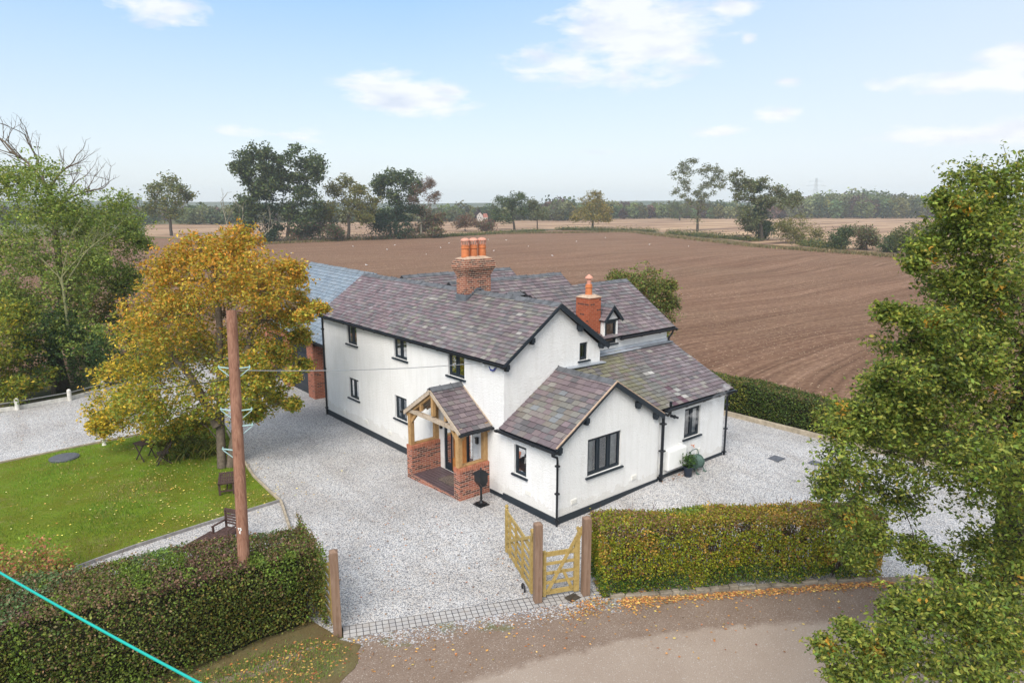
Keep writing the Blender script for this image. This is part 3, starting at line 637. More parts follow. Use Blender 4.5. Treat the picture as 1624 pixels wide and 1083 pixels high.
# extension
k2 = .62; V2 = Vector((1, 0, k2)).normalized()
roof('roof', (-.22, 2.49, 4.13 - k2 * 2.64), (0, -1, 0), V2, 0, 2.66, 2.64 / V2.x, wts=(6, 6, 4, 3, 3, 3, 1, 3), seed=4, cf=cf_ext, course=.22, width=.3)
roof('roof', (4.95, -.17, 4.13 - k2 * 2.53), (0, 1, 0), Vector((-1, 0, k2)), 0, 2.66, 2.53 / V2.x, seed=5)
ridge((2.42, -.16, 4.14), (2.42, 2.49, 4.14), L=.36)
# lean-to: eave Y -.15 z 2.79, rises to Y 2.95
k3 = .462; V3 = Vector((0, 1, k3)).normalized(); OL = Vector((4.85, -.17, 2.78))
def lu0(v):
    y = -.17 + v * V3.y; z = 2.78 + v * V3.z
    return max(2.42, min(4.85, 2.42 + (4.13 - z) / k2)) - 4.85 + .03 if y < 2.45 else -.33
lvm = 3.1 / V3.y
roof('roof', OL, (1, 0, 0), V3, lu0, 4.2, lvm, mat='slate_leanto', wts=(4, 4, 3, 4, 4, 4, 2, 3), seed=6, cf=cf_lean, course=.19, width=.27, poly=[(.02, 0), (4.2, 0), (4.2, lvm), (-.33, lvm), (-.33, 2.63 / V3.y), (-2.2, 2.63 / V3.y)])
# rear wings
def wing(y0, yr, y1, zr, x0, x1, s):
    e = 4.74 if y0 < 3.5 else zr - .69 * (yr - y0); kk = (zr - e) / (yr - y0)
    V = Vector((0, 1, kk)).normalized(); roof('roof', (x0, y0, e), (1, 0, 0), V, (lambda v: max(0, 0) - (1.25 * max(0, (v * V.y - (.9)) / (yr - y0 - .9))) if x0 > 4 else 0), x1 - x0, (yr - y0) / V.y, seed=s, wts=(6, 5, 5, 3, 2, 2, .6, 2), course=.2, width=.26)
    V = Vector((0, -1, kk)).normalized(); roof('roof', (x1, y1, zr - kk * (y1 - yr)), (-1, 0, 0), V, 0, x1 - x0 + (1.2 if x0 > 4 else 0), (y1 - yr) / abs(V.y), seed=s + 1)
    ridge((2.52 if x0 > 4 else x0, yr, zr + .01 - (.07 if x0 > 4 else 0)), (x1, yr, zr + .01), drop=.66)
# dormer gap is covered by its own little roof
wing(2.8, 5.42, 8.0, 6.44, 4.45, 9.25, 20); wing(8.0, 9.53, 11.1, 6.42, 2.8, 9.25, 24); wing(11.2, 13.27, 15.3, 6.40, 2.8, 9.25, 28)
# lead flashings
fl = MB(); fl.m = 0
fl.box((4.5, 2.86, 4.12), (8.9, 2.951, 4.30)); fl.beam((2.5, 2.40, 4.06), (4.62, 2.40, 4.02), .22, .035); fl.beam((4.46, 2.80, 4.17), (7.0, 2.80, 4.17), .3, .03)
fl.build('flashing', 'lead', H)
f2 = MB(); f2.beam((7.0, 2.79, 4.175), (9.0, 2.79, 4.175), .3, .035); f2.build('flashing', 'lead_dark', H)
# barge boards with purlin ends
def barge(pts, d=(0, -1, 0), h=.2, brk=(), h0=None):
    mb = MB(); d = Vector(d)
    for i_, (a, b) in enumerate(zip(pts, pts[1:])):
        hh = h0 if (h0 and i_ == 0) else h; mb.beam(Vector(a) - Vector((0, 0, hh / 2)), Vector(b) - Vector((0, 0, hh / 2)), .03, hh)
    for p in brk:
        p = Vector(p); mb.box(p + Vector((-.07, -.02, -.16)), p + Vector((.07, .19, 0))); mb.box(p + Vector((-.045, 0, -.22)), p + Vector((.045, .16, -.16)))
    return mb.build('barge_board', 'anthracite', H)
yb = 2.285; zf = lambda x: 6.35 - k * abs(x - 2.35) - .01
barge([(-.16, yb, zf(-.16)), (2.35, yb, zf(2.35)), (4.76, yb, zf(4.76))], h=.17, h0=.09, brk=[(.02, 2.31, zf(0) - .12), (1.1, 2.31, zf(1.1) - .14), (3.35, 2.31, zf(3.35) - .14), (4.45, 2.31, zf(4.45) - .12)])
yb = -.185; zf2 = lambda x: 4.13 - k2 * abs(x - 2.42) - .01
barge([(-.2, yb, zf2(-.2)), (2.42, yb, zf2(2.42)), (4.9, yb, zf2(4.9))], h=.16, h0=.07, brk=[(.0, -.16, zf2(0) - .12), (1.15, -.16, zf2(1.15) - .14), (3.6, -.16, zf2(3.6) - .14), (4.55, -.16, zf2(4.55) - .12)])
barge([(9.27, 2.78, 4.72), (9.27, 5.42, 6.45), (9.27, 8.0, 4.75)], h=.13); barge([(9.06, -.17, 2.77), (9.06, 2.93, 4.2)], h=.13)
barge([(9.27, 8.0, 5.36), (9.27, 9.53, 6.41), (9.27, 11.1, 5.34)], h=.1); barge([(9.27, 11.2, 4.98), (9.27, 13.27, 6.39), (9.27, 15.3, 5.0)], h=.1)
# white verge strips (mortar) on the low gable
vm = MB(); vm.beam((-.2, -.175, zf2(-.2) + .035), (2.42, -.175, zf2(2.42) + .035), .05, .03); vm.beam((2.42, -.175, zf2(2.42) + .035), (4.9, -.175, zf2(4.9) + .035), .05, .03); vm.build('verge_strip', 'mortar', H)
# gutters and downpipes
def gutter(a, b, parent=None):
    mb = MB(); a = Vector(a); b = Vector(b); mb.beam(a, b, .11, .09); n = max(2, int((b - a).length / .9))
    for i in range(n + 1): p = a.lerp(b, i / n); mb.box(p + Vector((-.065, -.065, -.055)), p + Vector((.065, .065, .02)))
    return mb.build('gutter', 'gutter_black', parent or H, bevel=.01)
gutter((-.19, 2.32, 4.56), (-.19, 15.93, 4.56)); gutter((-.26, -.16, 2.42), (-.26, 2.56, 2.42)); gutter((4.98, -.24, 2.71), (9.07, -.24, 2.71)); gutter((5.95, 2.74, 4.66), (9.28, 2.74, 4.66))
def pipe(pts, r=.036, foot=None, mat='gutter_black'):
    mb = MB(); mb.tube(pts, r, 10)
    pts = [Vector(p) for p in pts]; a, b = pts[-2], pts[-1]
    for t in (.08, .5, .92): p = a.lerp(b, t); mb.box(p - Vector((r * 1.6, r * 1.6, .025)), p + Vector((r * 1.6, r * 1.6, .025)))
    if foot: mb.lathe((b.x, b.y, b.z), [(.05, .3), (.085, .28), (.085, .18), (.06, .16), (.06, .05), (.09, .03), (.09, 0)])
    return mb.build('downpipe', mat, H)
pipe([(-.24, -.05, 2.38), (-.24, -.05, 2.28), (-.06, -.07, 2.2), (-.055, -.085, 2.1), (-.055, -.085, 0)])
pipe([(4.95, -.10, 2.75), (4.95, -.10, 2.4), (4.95, -.10, .08)], .055, True)
pipe([(9.0, -.2, 2.66), (8.93, .0, 2.5), (8.93, -.02, 2.3), (8.93, -.02, .07)], .04)
pipe([(-.05, 15.72, 4.6), (-.05, 15.72, 4.3), (-.05, 15.72, -.2)], .04); pipe([(9.15, 2.78, 4.62), (9.15, 2.86, 4.42), (9.0, 2.9, 4.3), (9.0, 2.9, 4.1)], .035)
sp_ = MB(); sp_.tube([(5.02, -.12, 2.55), (5.10, -.16, 2.50), (5.2, -.18, 2.56), (5.22, -.18, 2.72), (5.22, -.18, 2.98)], .05, 10); sp_.build('flue_pipe', 'gutter_black', H)
fl_ = MB(); fl_.tube([(5.56, .06, 2.35), (5.56, -.10, 2.35)], .05, 12); fl_.tube([(5.56, -.10, 2.35), (5.56, -.13, 2.35)], .07, 12); fl_.tube([(5.56, -.1, 2.35), (5.66, -.2, 2.31)], .04, 10); fl_.build('boiler_flue', 'gutter_black', H)
tp = MB(); tp.tube([(6.85, .04, .98), (6.85, -.06, .98), (6.85, -.09, .92)], .015, 8); tp.tube([(6.78, -.05, 1.0), (6.92, -.05, 1.0)], .012, 6); tp.build('outside_tap', 'terracotta', H)
# alarm box, lamp, vents
ab = MB(); q = [(2.90, 4.58), (3.14, 4.58), (3.16, 4.42), (3.09, 4.32), (2.97, 4.32), (2.88, 4.42)]; ab.prism([(-.002, a, z) for a, z in q], (-.07, 0, 0)); AB = ab.build('alarm_box', 'white_plastic', H, bevel=.01)
ab = MB(); q = [(3.17, 4.44), (3.16, 4.42), (3.09, 4.31), (2.97, 4.31), (2.87, 4.42), (2.97, 4.28), (3.1, 4.28)]; ab.prism([(-.004, a, z) for a, z in ((2.86, 4.42), (2.96, 4.29), (3.1, 4.29), (3.18, 4.42), (3.1, 4.34), (2.96, 4.34))], (-.085, 0, 0)); ab.build('rim', 'blue_rim', AB)
bl = MB(); bl.tube([(0, 3.47, 4.45), (-.05, 3.47, 4.45), (-.09, 3.47, 4.45), (-.11, 3.47, 4.45)], [.09, .09, .06, .01], 12); bl.build('wall_lamp', 'white_plastic', H, smooth=False)
def vent(axis, a, z, pl_):
    mb = MB()
    if axis == 'X':
        mb.box((pl_ - .025, a - .12, z - .08), (pl_ + .01, a + .12, z + .08)); [mb.box((pl_ - .035, a - .10, z - .055 + i * .045), (pl_ - .024, a + .10, z - .03 + i * .045)) for i in range(3)]
    else:
        mb.box((a - .12, pl_ - .025, z - .08), (a + .12, pl_ + .01, z + .08)); [mb.box((a - .10, pl_ - .035, z - .055 + i * .045), (a + .10, pl_ - .024, z - .03 + i * .045)) for i in range(3)]
    mb.build('air_vent', 'vent_white', H)
for a, z in ((14.0, .33), (11.9, .38), (9.9, .38), (7.3, .4), (1.28, .62)): vent('X', a, z, 0 if a > 2.5 else -.012)
for a, z, p in ((.75, .55, 0), (3.6, .60, 0), (5.12, .62, .05), (7.3, .66, .05)): vent('Y', a, z, p)
# white ribbed radiator-like cover on the wall
rd = MB(); rd.box((5.28, -.13, .42), (6.30, .06, 1.14))
for i in range(15): rd.box((5.305 + i * .066, -.165, .44), (5.343 + i * .066, -.129, 1.12))
rd.tube([(6.1, 0, 1.14), (6.1, -.02, 1.2), (6.1, .06, 1.21)], .02, 6); rd.build('heater_cover', 'white_plastic', H, bevel=.006)
# dormer
dm = MB(); dx0, dx1, dy = 5.10, 5.88, 2.90; ze = 5.42; zt = 5.92; xm = (dx0 + dx1) / 2
wall(dm, 'Y', dy, [(dx0, 4.32), (dx1, 4.32), (dx1, ze), (xm, zt - .06), (dx0, ze)], [(5.18, 5.80, 4.5, 5.36)], .1)
for x in (dx0, dx1): dm.face([(x, dy, 4.3), (x, 4.4, 4.3), (x, 4.4, ze), (x, dy, ze)])
dm.build('dormer_wall', 'white_render', H)
window(H, 'Y', dy, 5.18, 5.80, 4.5, 5.36, 1, rec=.03, label='dormer window beside the orange chimney')
kd = (zt - ze + .08) / (.39 + .1)
for sg, s_ in ((1, 40), (-1, 41)):
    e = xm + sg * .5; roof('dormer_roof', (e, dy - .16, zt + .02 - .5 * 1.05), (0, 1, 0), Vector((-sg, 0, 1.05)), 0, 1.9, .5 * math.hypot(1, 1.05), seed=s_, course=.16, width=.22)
ridge((xm, dy - .16, zt + .03), (xm, 4.6, zt + .03), drop=1.0, w=.1)
db = MB(); db.beam((xm - .50, dy - .17, zt - .56), (xm, dy - .17, zt - .03), .03, .10); db.beam((xm + .50, dy - .17, zt - .56), (xm, dy - .17, zt - .03), .03, .10); db.box((dx0 - .02, dy - .03, ze - .06), (dx1 + .02, dy + .02, ze)); db.build('barge_board', 'anthracite', H)
# chimneys
def chimney(cx, cy, wx, wy, z0, z1, corb, brick, pots, potr, poth, label, cone):
    mb = MB(); mb.box((cx - wx / 2, cy - wy / 2, z0), (cx + wx / 2, cy + wy / 2, z1 - (.62 if corb else .0)))
    if corb:
        z = z1 - .62
        for i, e in enumerate((.03, .06, .09, .13, .15, .13, .10, .05)):
            if i >= 3: mb.m = 1; mb.box((cx - wx / 2 - e - .012, cy - wy / 2 - e - .012, z), (cx + wx / 2 + e + .012, cy + wy / 2 + e + .012, z + .018)); mb.m = 0; mb.box((cx - wx / 2 - e, cy - wy / 2 - e, z + .019), (cx + wx / 2 + e, cy + wy / 2 + e, z + .0765))
            else: mb.box((cx - wx / 2 - e, cy - wy / 2 - e, z), (cx + wx / 2 + e, cy + wy / 2 + e, z + .0765))
            z += .0775
    C = mb.build('chimney', [brick, 'mortar'], H, uv=True); C['label'] = label
    m = MB(); e = .03; zt_ = z1
    m.add([(cx - wx / 2 - e, cy - wy / 2 - e, zt_), (cx + wx / 2 + e, cy - wy / 2 - e, zt_), (cx + wx / 2 + e, cy + wy / 2 + e, zt_), (cx - wx / 2 - e, cy + wy / 2 + e, zt_), (cx - wx * .34, cy - wy * .25, zt_ + .09), (cx + wx * .34, cy - wy * .25, zt_ + .09), (cx + wx * .34, cy + wy * .25, zt_ + .09), (cx - wx * .34, cy + wy * .25, zt_ + .09)],
          [(4, 5, 6, 7), (0, 1, 5, 4), (1, 2, 6, 5), (2, 3, 7, 6), (3, 0, 4, 7)]); m.build('mortar_cap', 'mortar', C)
    for px_ in pots:
        p = MB(); r = potr; p.lathe((px_, cy, zt_ + .05), [(r * 1.02, 0), (r * 1.0, poth * .5), (r * .92, poth * .68), (r * 1.12, poth * .70), (r * 1.12, poth * .76), (r, poth * .78), (r * .95, poth), (r * .8, poth)], 18); P_ = p.build('chimney_pot', 'terracotta', C, smooth=False)
        c = MB(); zz = zt_ + .05 + poth
        if cone: c.lathe((px_, cy, zz), [(r * .62, 0), (r * .62, .1), (r * .72, .1), (r * .62, .14), (r * .62, .2), (r * 1.2, .21), (r * 1.1, .26), (r * .3, .34), (.01, .36)], 18)
        else:
            c.lathe((px_, cy, zz), [(r * 1.15, .14), (r * 1.17, .17), (r * .9, .22), (r * .4, .25), (.01, .255)], 18)
            for j in range(10): t = j * math.pi / 5; c.box((px_ + math.cos(t) * r * .95 - .012, cy + math.sin(t) * r * .95 - .012, zz - .02), (px_ + math.cos(t) * r * .95 + .012, cy + math.sin(t) * r * .95 + .012, zz + .15))
        c.build('pot_cowl', 'terracotta_pale', P_)
    return C
chimney(2.42, 7.28, 1.22, .58, 5.4, 7.58, True, 'brick_old', (2.03, 2.42, 2.83), .155, .48, 'tall corbelled brick chimney with three pots', False)
chimney(4.74, 3.35, .62, .66, 3.8, 6.28, False, 'brick_orange', (4.74,), .125, .42, 'plain orange brick chimney with one cowled pot', True)
fb_ = MB(); fb_.box((1.785, 6.965, 5.75), (3.055, 7.60, 6.24)); 
for i in range(6): fb_.box((1.80 + i * .1, 6.955, 6.1), (3.04 - i * .1, 6.99, 6.12 + i * .07))
fb_.build('flashing', 'lead_dark', H)

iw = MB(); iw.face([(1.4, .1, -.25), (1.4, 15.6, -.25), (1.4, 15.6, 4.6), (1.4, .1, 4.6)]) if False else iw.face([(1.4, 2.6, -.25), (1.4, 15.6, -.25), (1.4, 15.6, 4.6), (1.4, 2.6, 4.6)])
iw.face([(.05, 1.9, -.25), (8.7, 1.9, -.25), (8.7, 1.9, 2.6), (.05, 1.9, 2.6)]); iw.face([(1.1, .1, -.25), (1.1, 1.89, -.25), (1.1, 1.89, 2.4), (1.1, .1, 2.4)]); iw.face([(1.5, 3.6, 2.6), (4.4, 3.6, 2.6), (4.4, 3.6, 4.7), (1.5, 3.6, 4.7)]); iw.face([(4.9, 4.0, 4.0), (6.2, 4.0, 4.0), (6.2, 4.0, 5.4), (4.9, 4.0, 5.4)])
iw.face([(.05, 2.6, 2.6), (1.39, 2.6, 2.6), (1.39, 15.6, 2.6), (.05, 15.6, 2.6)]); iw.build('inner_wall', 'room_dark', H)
# ------------------------------------------------------------------ porch (parts of the house)
for y0, y1 in ((3.28, 3.62), (6.22, 6.55)):
    b = MB(); b.box((-1.24, y0, -.25), (-.001, y1, .98)); b.build('porch_wall', 'brick_porch', H, uv=True)
    c = MB()
    for i in range(15): c.box((-1.25 + i * .0835, y0 - .008, .98), (-1.25 + i * .0835 + .068, y1 + .008, 1.10))
    c.m = 1; c.box((-1.245, y0, .979), (-.002, y1, 1.095)); c.build('brick_coping', ['brick_plain', 'mortar'], H)
    t = MB(); t.box((-1.08, y0 + .1, 1.10), (-.14, y1 - .08, 1.16)); t.build('sill_beam', 'oak_frame', H, bevel=.006)
fl3 = MB(); fl3.box((-1.20, 3.62, -.2), (-.03, 6.22, .04)); fl3.build('porch_floor', 'quarry_tiles', H, uv=True)
fe = MB(); fe.box((-1.235, 3.60, -.25), (-1.20, 6.24, .025)); fe.build('porch_step', 'brick_porch', H, uv=True)
for x, y in ((-1.14, 3.45), (-1.14, 6.38), (-.08, 3.45), (-.08, 6.38)):
    b = MB(); b.box((x - .085, y - .085, 1.10), (x + .085, y + .085, 2.35)); b.build('porch_post', 'oak_frame', H, bevel=.008)
zr = 3.42; zp = 2.42
for x, m in ((-1.18, 'oak_weathered'), (-.12, 'oak_frame')):
    b = MB(); b.beam((x - .01, 3.25, zp + .0), (x - .01, 6.45, zp + .0), .13, .14); b.build('tie_beam', m, H, bevel=.008)
    b = MB()
    for sg in (1, -1): b.beam((x - .001, 4.85 + sg * 1.70, 2.235), (x - .001, 4.85 + sg * .02, 3.325), .10, .15); 
    b.beam((x, 4.85, zp + .13), (x, 4.85, zr - .1), .12, .12); 
    for sg in (1, -1): b.beam((x, 4.85 + sg * .75, zp + .13), (x, 4.85 + sg * .75, zp + .52), .1, .1)
    b.build('truss', 'oak_frame', H)
b = MB()
for y, sg in ((3.45, 1), (6.38, -1)): b_ = MB(); b_.beam((-1.15, y + sg * .05, 1.98), (-1.15, y + sg * .42, 2.38), .06, .11); b_.build('brace', 'oak_frame', H)
for y in (3.45, 6.38): b_ = MB(); b_.beam((-1.05, y, 2.02), (-.72, y, 2.36), .06, .1); b_.build('brace', 'oak_frame', H)
b = MB()
for y in (3.45, 6.38): b_ = MB(); b_.beam((-1.10, y, zp - .0), (-.04, y, zp - .0), .125, .12); b_.build('wall_plate', 'oak_frame', H)
b.beam((-1.26, 4.85, 3.35), (0, 4.85, 3.35), .08, .16); b.build('ridge_beam', 'oak_frame', H)
rf = MB()
for i in range(5):
    x = -1.0 + i * .22
    for sg in (1, -1): rf.beam((x, 4.85 + sg * 1.70, 2.25), (x, 4.85, 3.35), .05, .08)
rf.build('rafter', 'oak_weathered', H)
kp = .65
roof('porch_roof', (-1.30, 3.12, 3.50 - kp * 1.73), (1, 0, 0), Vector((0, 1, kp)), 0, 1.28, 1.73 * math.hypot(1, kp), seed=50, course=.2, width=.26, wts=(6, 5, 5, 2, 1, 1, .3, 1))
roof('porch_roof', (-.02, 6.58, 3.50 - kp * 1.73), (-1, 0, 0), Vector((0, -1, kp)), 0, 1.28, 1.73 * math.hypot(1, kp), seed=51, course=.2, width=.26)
ridge((-1.32, 4.85, 3.53), (-.01, 4.85, 3.53), L=.42)
pb = MB()
for sg in (1, -1): pb.beam((-1.31, 4.85 + sg * 1.74, 3.42 - kp * 1.74), (-1.31, 4.85, 3.42), .03, .13)
for sg in (1, -1): pb.beam((-.02, 4.85 + sg * 1.74, 3.53 - kp * 1.74), (-.02, 4.85, 3.53), .05, .05)
pb.build('barge_board', 'oak_weathered', H)
gutter((-1.32, 3.06, 2.34), (-.02, 3.06, 2.34)); gutter((-1.32, 6.64, 2.34), (-.02, 6.64, 2.34))
# door with side lights
fr = MB(); y0, y1, z0, z1 = DOOR
def dbx(a, b, z, y, d0=.03, d1=.11): fr.box((d0, a, z), (d1, b, y))
dbx(y0, y0 + .07, z0, z1); dbx(y1 - .07, y1, z0, z1); dbx(y0 + .07, y1 - .07, z1 - .07, z1); dbx(y0 + .07, y1 - .07, z0, z0 + .05); dbx(4.56, 4.63, z0 + .05, z1 - .07); dbx(5.52, 5.59, z0 + .05, z1 - .07)
for a, b in ((y0 + .07, 4.56), (5.59, y1 - .07)): dbx(a, b, z0 + .05, z0 + .28, .045, .10)
FR = fr.build('door_frame', 'anthracite', H)
g = MB()
for a, b in ((y0 + .07, 4.56), (5.59, y1 - .07)): g.face([(.07, a, z0 + .28), (.07, b, z0 + .28), (.07, b, z1 - .07), (.07, a, z1 - .07)])
g.build('pane', 'window_glass', FR)
d = MB(); d.box((.05, 4.632, z0 + .052), (.095, 5.518, z1 - .072))
for i in range(5): d.box((.043, 4.70 + i * .155, z0 + .2), (.0505, 4.83 + i * .155, z1 - .2))
DR = d.build('door', 'door_oak', H); h = MB(); h.tube([(.03, 5.42, .6), (.005, 5.42, .62), (.005, 5.42, 1.5), (.03, 5.42, 1.52)], .014, 8); h.build('handle', 'steel', DR)
# boards behind the window openings keep the inside dark; wall lights by the door
for y in (3.92, 6.10):
    l = MB(); l.box((-.08, y - .045, 1.55), (-.001, y + .045, 1.76)); l.box((-.10, y - .055, 1.74), (-.001, y + .055, 1.78)); l.build('porch_light', 'cast_black', H)
dm_ = MB(); dm_.box((-.80, 4.35, .041), (-.22, 5.25, .06)); tag(dm_.build('doormat', 'mat_wire', org=(-.5, 4.8, .041)), 'small dark doormat on the porch tiles by the front door', 'doormat')

# ------------------------------------------------------------------ garage
G = thing('garage', (1, 20, -.18), 'brick garage under new blue-grey slates, half hidden behind the golden tree', 'garage')
ra, rb = Vector((3.0, 15.96, 6.26)), Vector((3.31, 24.2, 6.3))
ud = (ra - rb).normalized(); side = Vector((-1, 0, -.92)); fwd = Vector((-1, .03, -.90))
NSL = [(.20, .245, .29), (.215, .26, .30), (.19, .235, .28), (.23, .27, .31)]
V = Vector((1, -.03, 1.18)).normalized()
roof('roof', Vector((3.31, 24.2, 6.3)) - V * 4.25, ud, V, 0, (ra - rb).length, 4.25, mat='slate_new', pal=NSL, wts=(1, 1, 1, 1), parent=G, seed=60, course=.19, width=.28, jit=.04)
V_ = Vector((-1, .03, 1.18)).normalized(); roof('roof', Vector((3.0, 15.96, 6.26)) - V_ * 4.25, -ud, V_, 0, (ra - rb).length, 4.25, mat='slate_new', pal=NSL, wts=(1, 1, 1, 1), parent=G, seed=61, course=.19, width=.28, jit=.04)
ridge(rb + Vector((0, 0, .02)), ra + Vector((0, 0, .02)), 'ridge_new', 1.1, .13, G, .3)
gw = MB(); 
for (a, b) in ((18.5, 19.25), (21.7, 22.25), (24.35, 24.9)): gw.box((.62, a, -.3), (1.05, b, 2.95))
gw.box((.66, 18.5, 2.55), (1.03, 24.9, 2.9)); gw.box((1.04, 18.48, -.3), (5.2, 18.8, 2.95)); gw.box((1.04, 24.6, -.3), (5.2, 24.9, 2.95)); gw.box((5.0, 18.8, -.3), (5.3, 24.6, 2.95))
gw.build('wall', 'brick_garage', G, uv=True)
gg = MB(); 
gg.face([(.9, 24.2, 2.9), (5.5, 24.2, 2.9), (3.3, 24.2, 6.1)]); gg.face([(.9, 18.5, 2.9), (5.5, 18.5, 2.9), (3.1, 18.5, 6.1)]); gg.build('gable_wall', 'brick_garage', G, uv=True)
for a, b in ((19.25, 21.7), (22.25, 24.35)):
    d = MB(); d.box((.85, a + .002, -.18), (.9, b - .002, 2.55)); 
    for i in range(5): d.box((.835, a + .03, -.14 + i * .54), (.851, b - .03, .34 + i * .54))
    d.build('garage_door', 'anthracite', G)
gt = MB(); gt.beam(Vector((.52, 24.2, 2.98)), Vector((.24, 15.96, 2.95)), .11, .1); gt.build('gutter', 'gutter_black', G)
bb = MB(); bb.beam((.2, 15.94, 2.93), (3.0, 15.94, 6.2), .03, .2); bb.beam((5.8, 15.94, 2.93), (3.0, 15.94, 6.2), .03, .2); bb.build('barge_board', 'anthracite', G)
# ------------------------------------------------------------------ gates and posts
GP = 'square timber gate posts at the driveway entrance'
def post(x, y, h, rz, label):
    m = MB(); M_ = Matrix.Translation((x, y, 0)) @ Matrix.Rotation(rz, 4, 'Z'); m.box((-.095, -.095, -.1), (.095, .095, h - .06), M_)
    m.add([M_ @ Vector(p) for p in ((-.095, -.095, h - .06), (.095, -.095, h - .06), (.095, .095, h - .06), (-.095, .095, h - .06), (0, 0, h))], [(0, 1, 4), (1, 2, 4), (2, 3, 4), (3, 0, 4)])
    return tag(m.build('gate_post', 'post_wood', org=(x, y, 0), bevel=.006), label, 'gate post', GP)
RZ = math.atan2(-.416, .909)
post(-7.60, -.75, 2.08, RZ, 'weathered gate post standing alone at the end of the long left hedge')
post(-3.24, -2.74, 2.12, RZ, 'middle gate post between the open drive gate and the small gate')
post(-2.10, -3.27, 2.12, RZ, 'gate post touching the yellow-green hedge beside the small gate')
def gate(name, p, q, hi_end, lo, hi, nbar, wheel, label):
    """p hinge end with the high curved heel, q the closing end"""
    p = Vector((*p, 0)); q = Vector((*q, 0)); d = (q - p).normalized(); L = (q - p).length; nn = Vector((-d.y, d.x, 0)); g = thing(name, (p.x, p.y, 0), label, 'gate')
    P_ = lambda u, z, o=0: p + d * u + nn * o + Vector((0, 0, z))
    m = MB(); pr = [(0, .08), (.14, .08), (.14, hi - .55), (.12, hi - .28), (.05, hi - .12), (.09, hi - .02), (.05, hi + .03), (0, hi), (-.02, hi - .04), (-.05, hi + .02), (-.09, hi - .02), (-.06, hi - .12), (0, hi - .3)]
    m.prism([P_(u, z, -.035) for u, z in pr], nn * .07); m.build('heel_stile', 'gate_wood', g)
    m = MB(); m.beam(P_(L - .04, .08), P_(L - .04, lo + .06), .085, .085, nn); m.lathe(P_(L - .04, lo + .06), [(.05, 0), (.03, .02), (.055, .06), (.05, .1), (.02, .13)], 10) if L > 1.5 else None; m.build('closing_stile', 'gate_wood', g)
    for i in range(nbar):
        z = .17 + (lo - .2) * (i / (nbar - 1)); t = .12 if i in (0, nbar - 1) else .07; m = MB(); m.beam(P_(.13, z), P_(L - .08, z), .035, t); m.build('rail', 'gate_wood', g)
    m = MB(); m.beam(P_(.10, hi - .22, .04), P_(L * (.88 if L < 1.5 else .93), .2 if L < 1.5 else .45, .04), .03, .08)
    if L < 1.5: m.beam(P_(L * .47, .75, .04), P_(.2, .2, .04), .03, .075)
    else:
        for u in (.3, .55, .78): m.beam(P_(L * u, .15, .04), P_(L * u, lo, .04), .03, .06, nn)
    m.build('brace', 'gate_wood', g)
    if wheel:
        m = MB(); c = P_(wheel, .12, .12); m.tube([c + d * (math.cos(a) * .11) + Vector((0, 0, -.06 + math.sin(a) * .11)) for a in [i * math.pi / 7 for i in range(15)]], .025, 8); m.build('rubber_stop', 'rubber', g)
    return g
gate('drive_gate', (-3.20, -2.50), (-2.30, -.40), 1, 1.30, 1.78, 6, .35, 'large open five bar timber gate swung inwards towards the house corner')
gate('garden_gate', (-2.19, -3.12), (-3.08, -2.74), 1, 1.22, 1.78, 5, 0, 'small closed yellow timber gate with a diagonal brace between two posts')
gate('drive_gate', (-7.55, -.50), (-7.28, 1.75), 1, 1.30, 1.78, 6, .35, 'open timber gate leaf hidden between the left post and long hedge')

# ------------------------------------------------------------------ utility pole and wires
pb_ = Vector((-9.27, .30, -.05)); pt = at(367, 492, 15.35); PL = thing('utility_pole', pb_, 'tall reddish brown wooden pole rising out of the long hedge', 'utility pole')
m = MB(); m.tube([pb_.lerp(pt, t) for t in (0, .25, .5, .75, 1)], [.135, .13, .125, .118, .112], 18); m.build('pole', 'pole_wood', PL, smooth=False)
rdir = Vector(RT)
def at_h(z): return pb_.lerp(pt, (z + .05) / 7.55)
for z, sd_ in ((6.2, 3), (5.25, 3), (4.9, 2), (4.35, 1)):
    c = at_h(z)
    for sg in ((1,) if sd_ == 2 else (-1,) if sd_ == 1 else (1, -1)):
        b = MB(); b.beam(c + rdir * sg * .11, c + rdir * sg * .36 + Vector((0, 0, .03)), .03, .02); b.beam(c + rdir * sg * .34, c + rdir * sg * .12 - Vector((0, 0, .18)), .02, .015); b.beam(c + rdir * sg * .34, c + rdir * sg * .34 + Vector((0, 0, .07)), .02, .02); b.build('climbing_step', 'step_metal', PL)
# white characters nailed to the pole
nm = MB(); c = at_h(2.55) - Vector(FW) * .134
def ch(s_, u, z, h=.05, wd=.032):
    seg = {'T': [((0, 1), (1, 1)), ((.5, 1), (.5, 0))], '5': [((1, 1), (0, 1)), ((0, 1), (0, .55)), ((0, .55), (1, .55)), ((1, .55), (1, 0)), ((1, 0), (0, 0))], 'E': [((0, 0), (0, 1)), ((0, 1), (1, 1)), ((0, .5), (.9, .5)), ((0, 0), (1, 0))]}[s_]
    for (a, b), (e, f) in seg: nm.beam(c + rdir * (u + a * wd) + Vector((0, 0, z + b * h)), c + rdir * (u + e * wd) + Vector((0, 0, z + f * h)), .011, .008, tuple(FW))
ch('T', -.045, .04); ch('5', .0, .04); ch('E', -.015, -.035); nm.build('pole_number', 'number_white', PL)
def wire(name, a, b, sag, r, mat, label, cat='cable'):
    a = Vector(a); b = Vector(b); m = MB(); m.tube([a.lerp(b, t / 24) - Vector((0, 0, sag * 4 * (t / 24) * (1 - t / 24))) for t in range(25)], r, 6); return tag(m.build(name, mat, org=a), label, cat)
wire('overhead_wire', at_h(6.15) + rdir * .13, (-.03, 3.35, 4.52), .1, .010, 'steel', 'thin grey wire strung from the pole to the white wall by the alarm box')
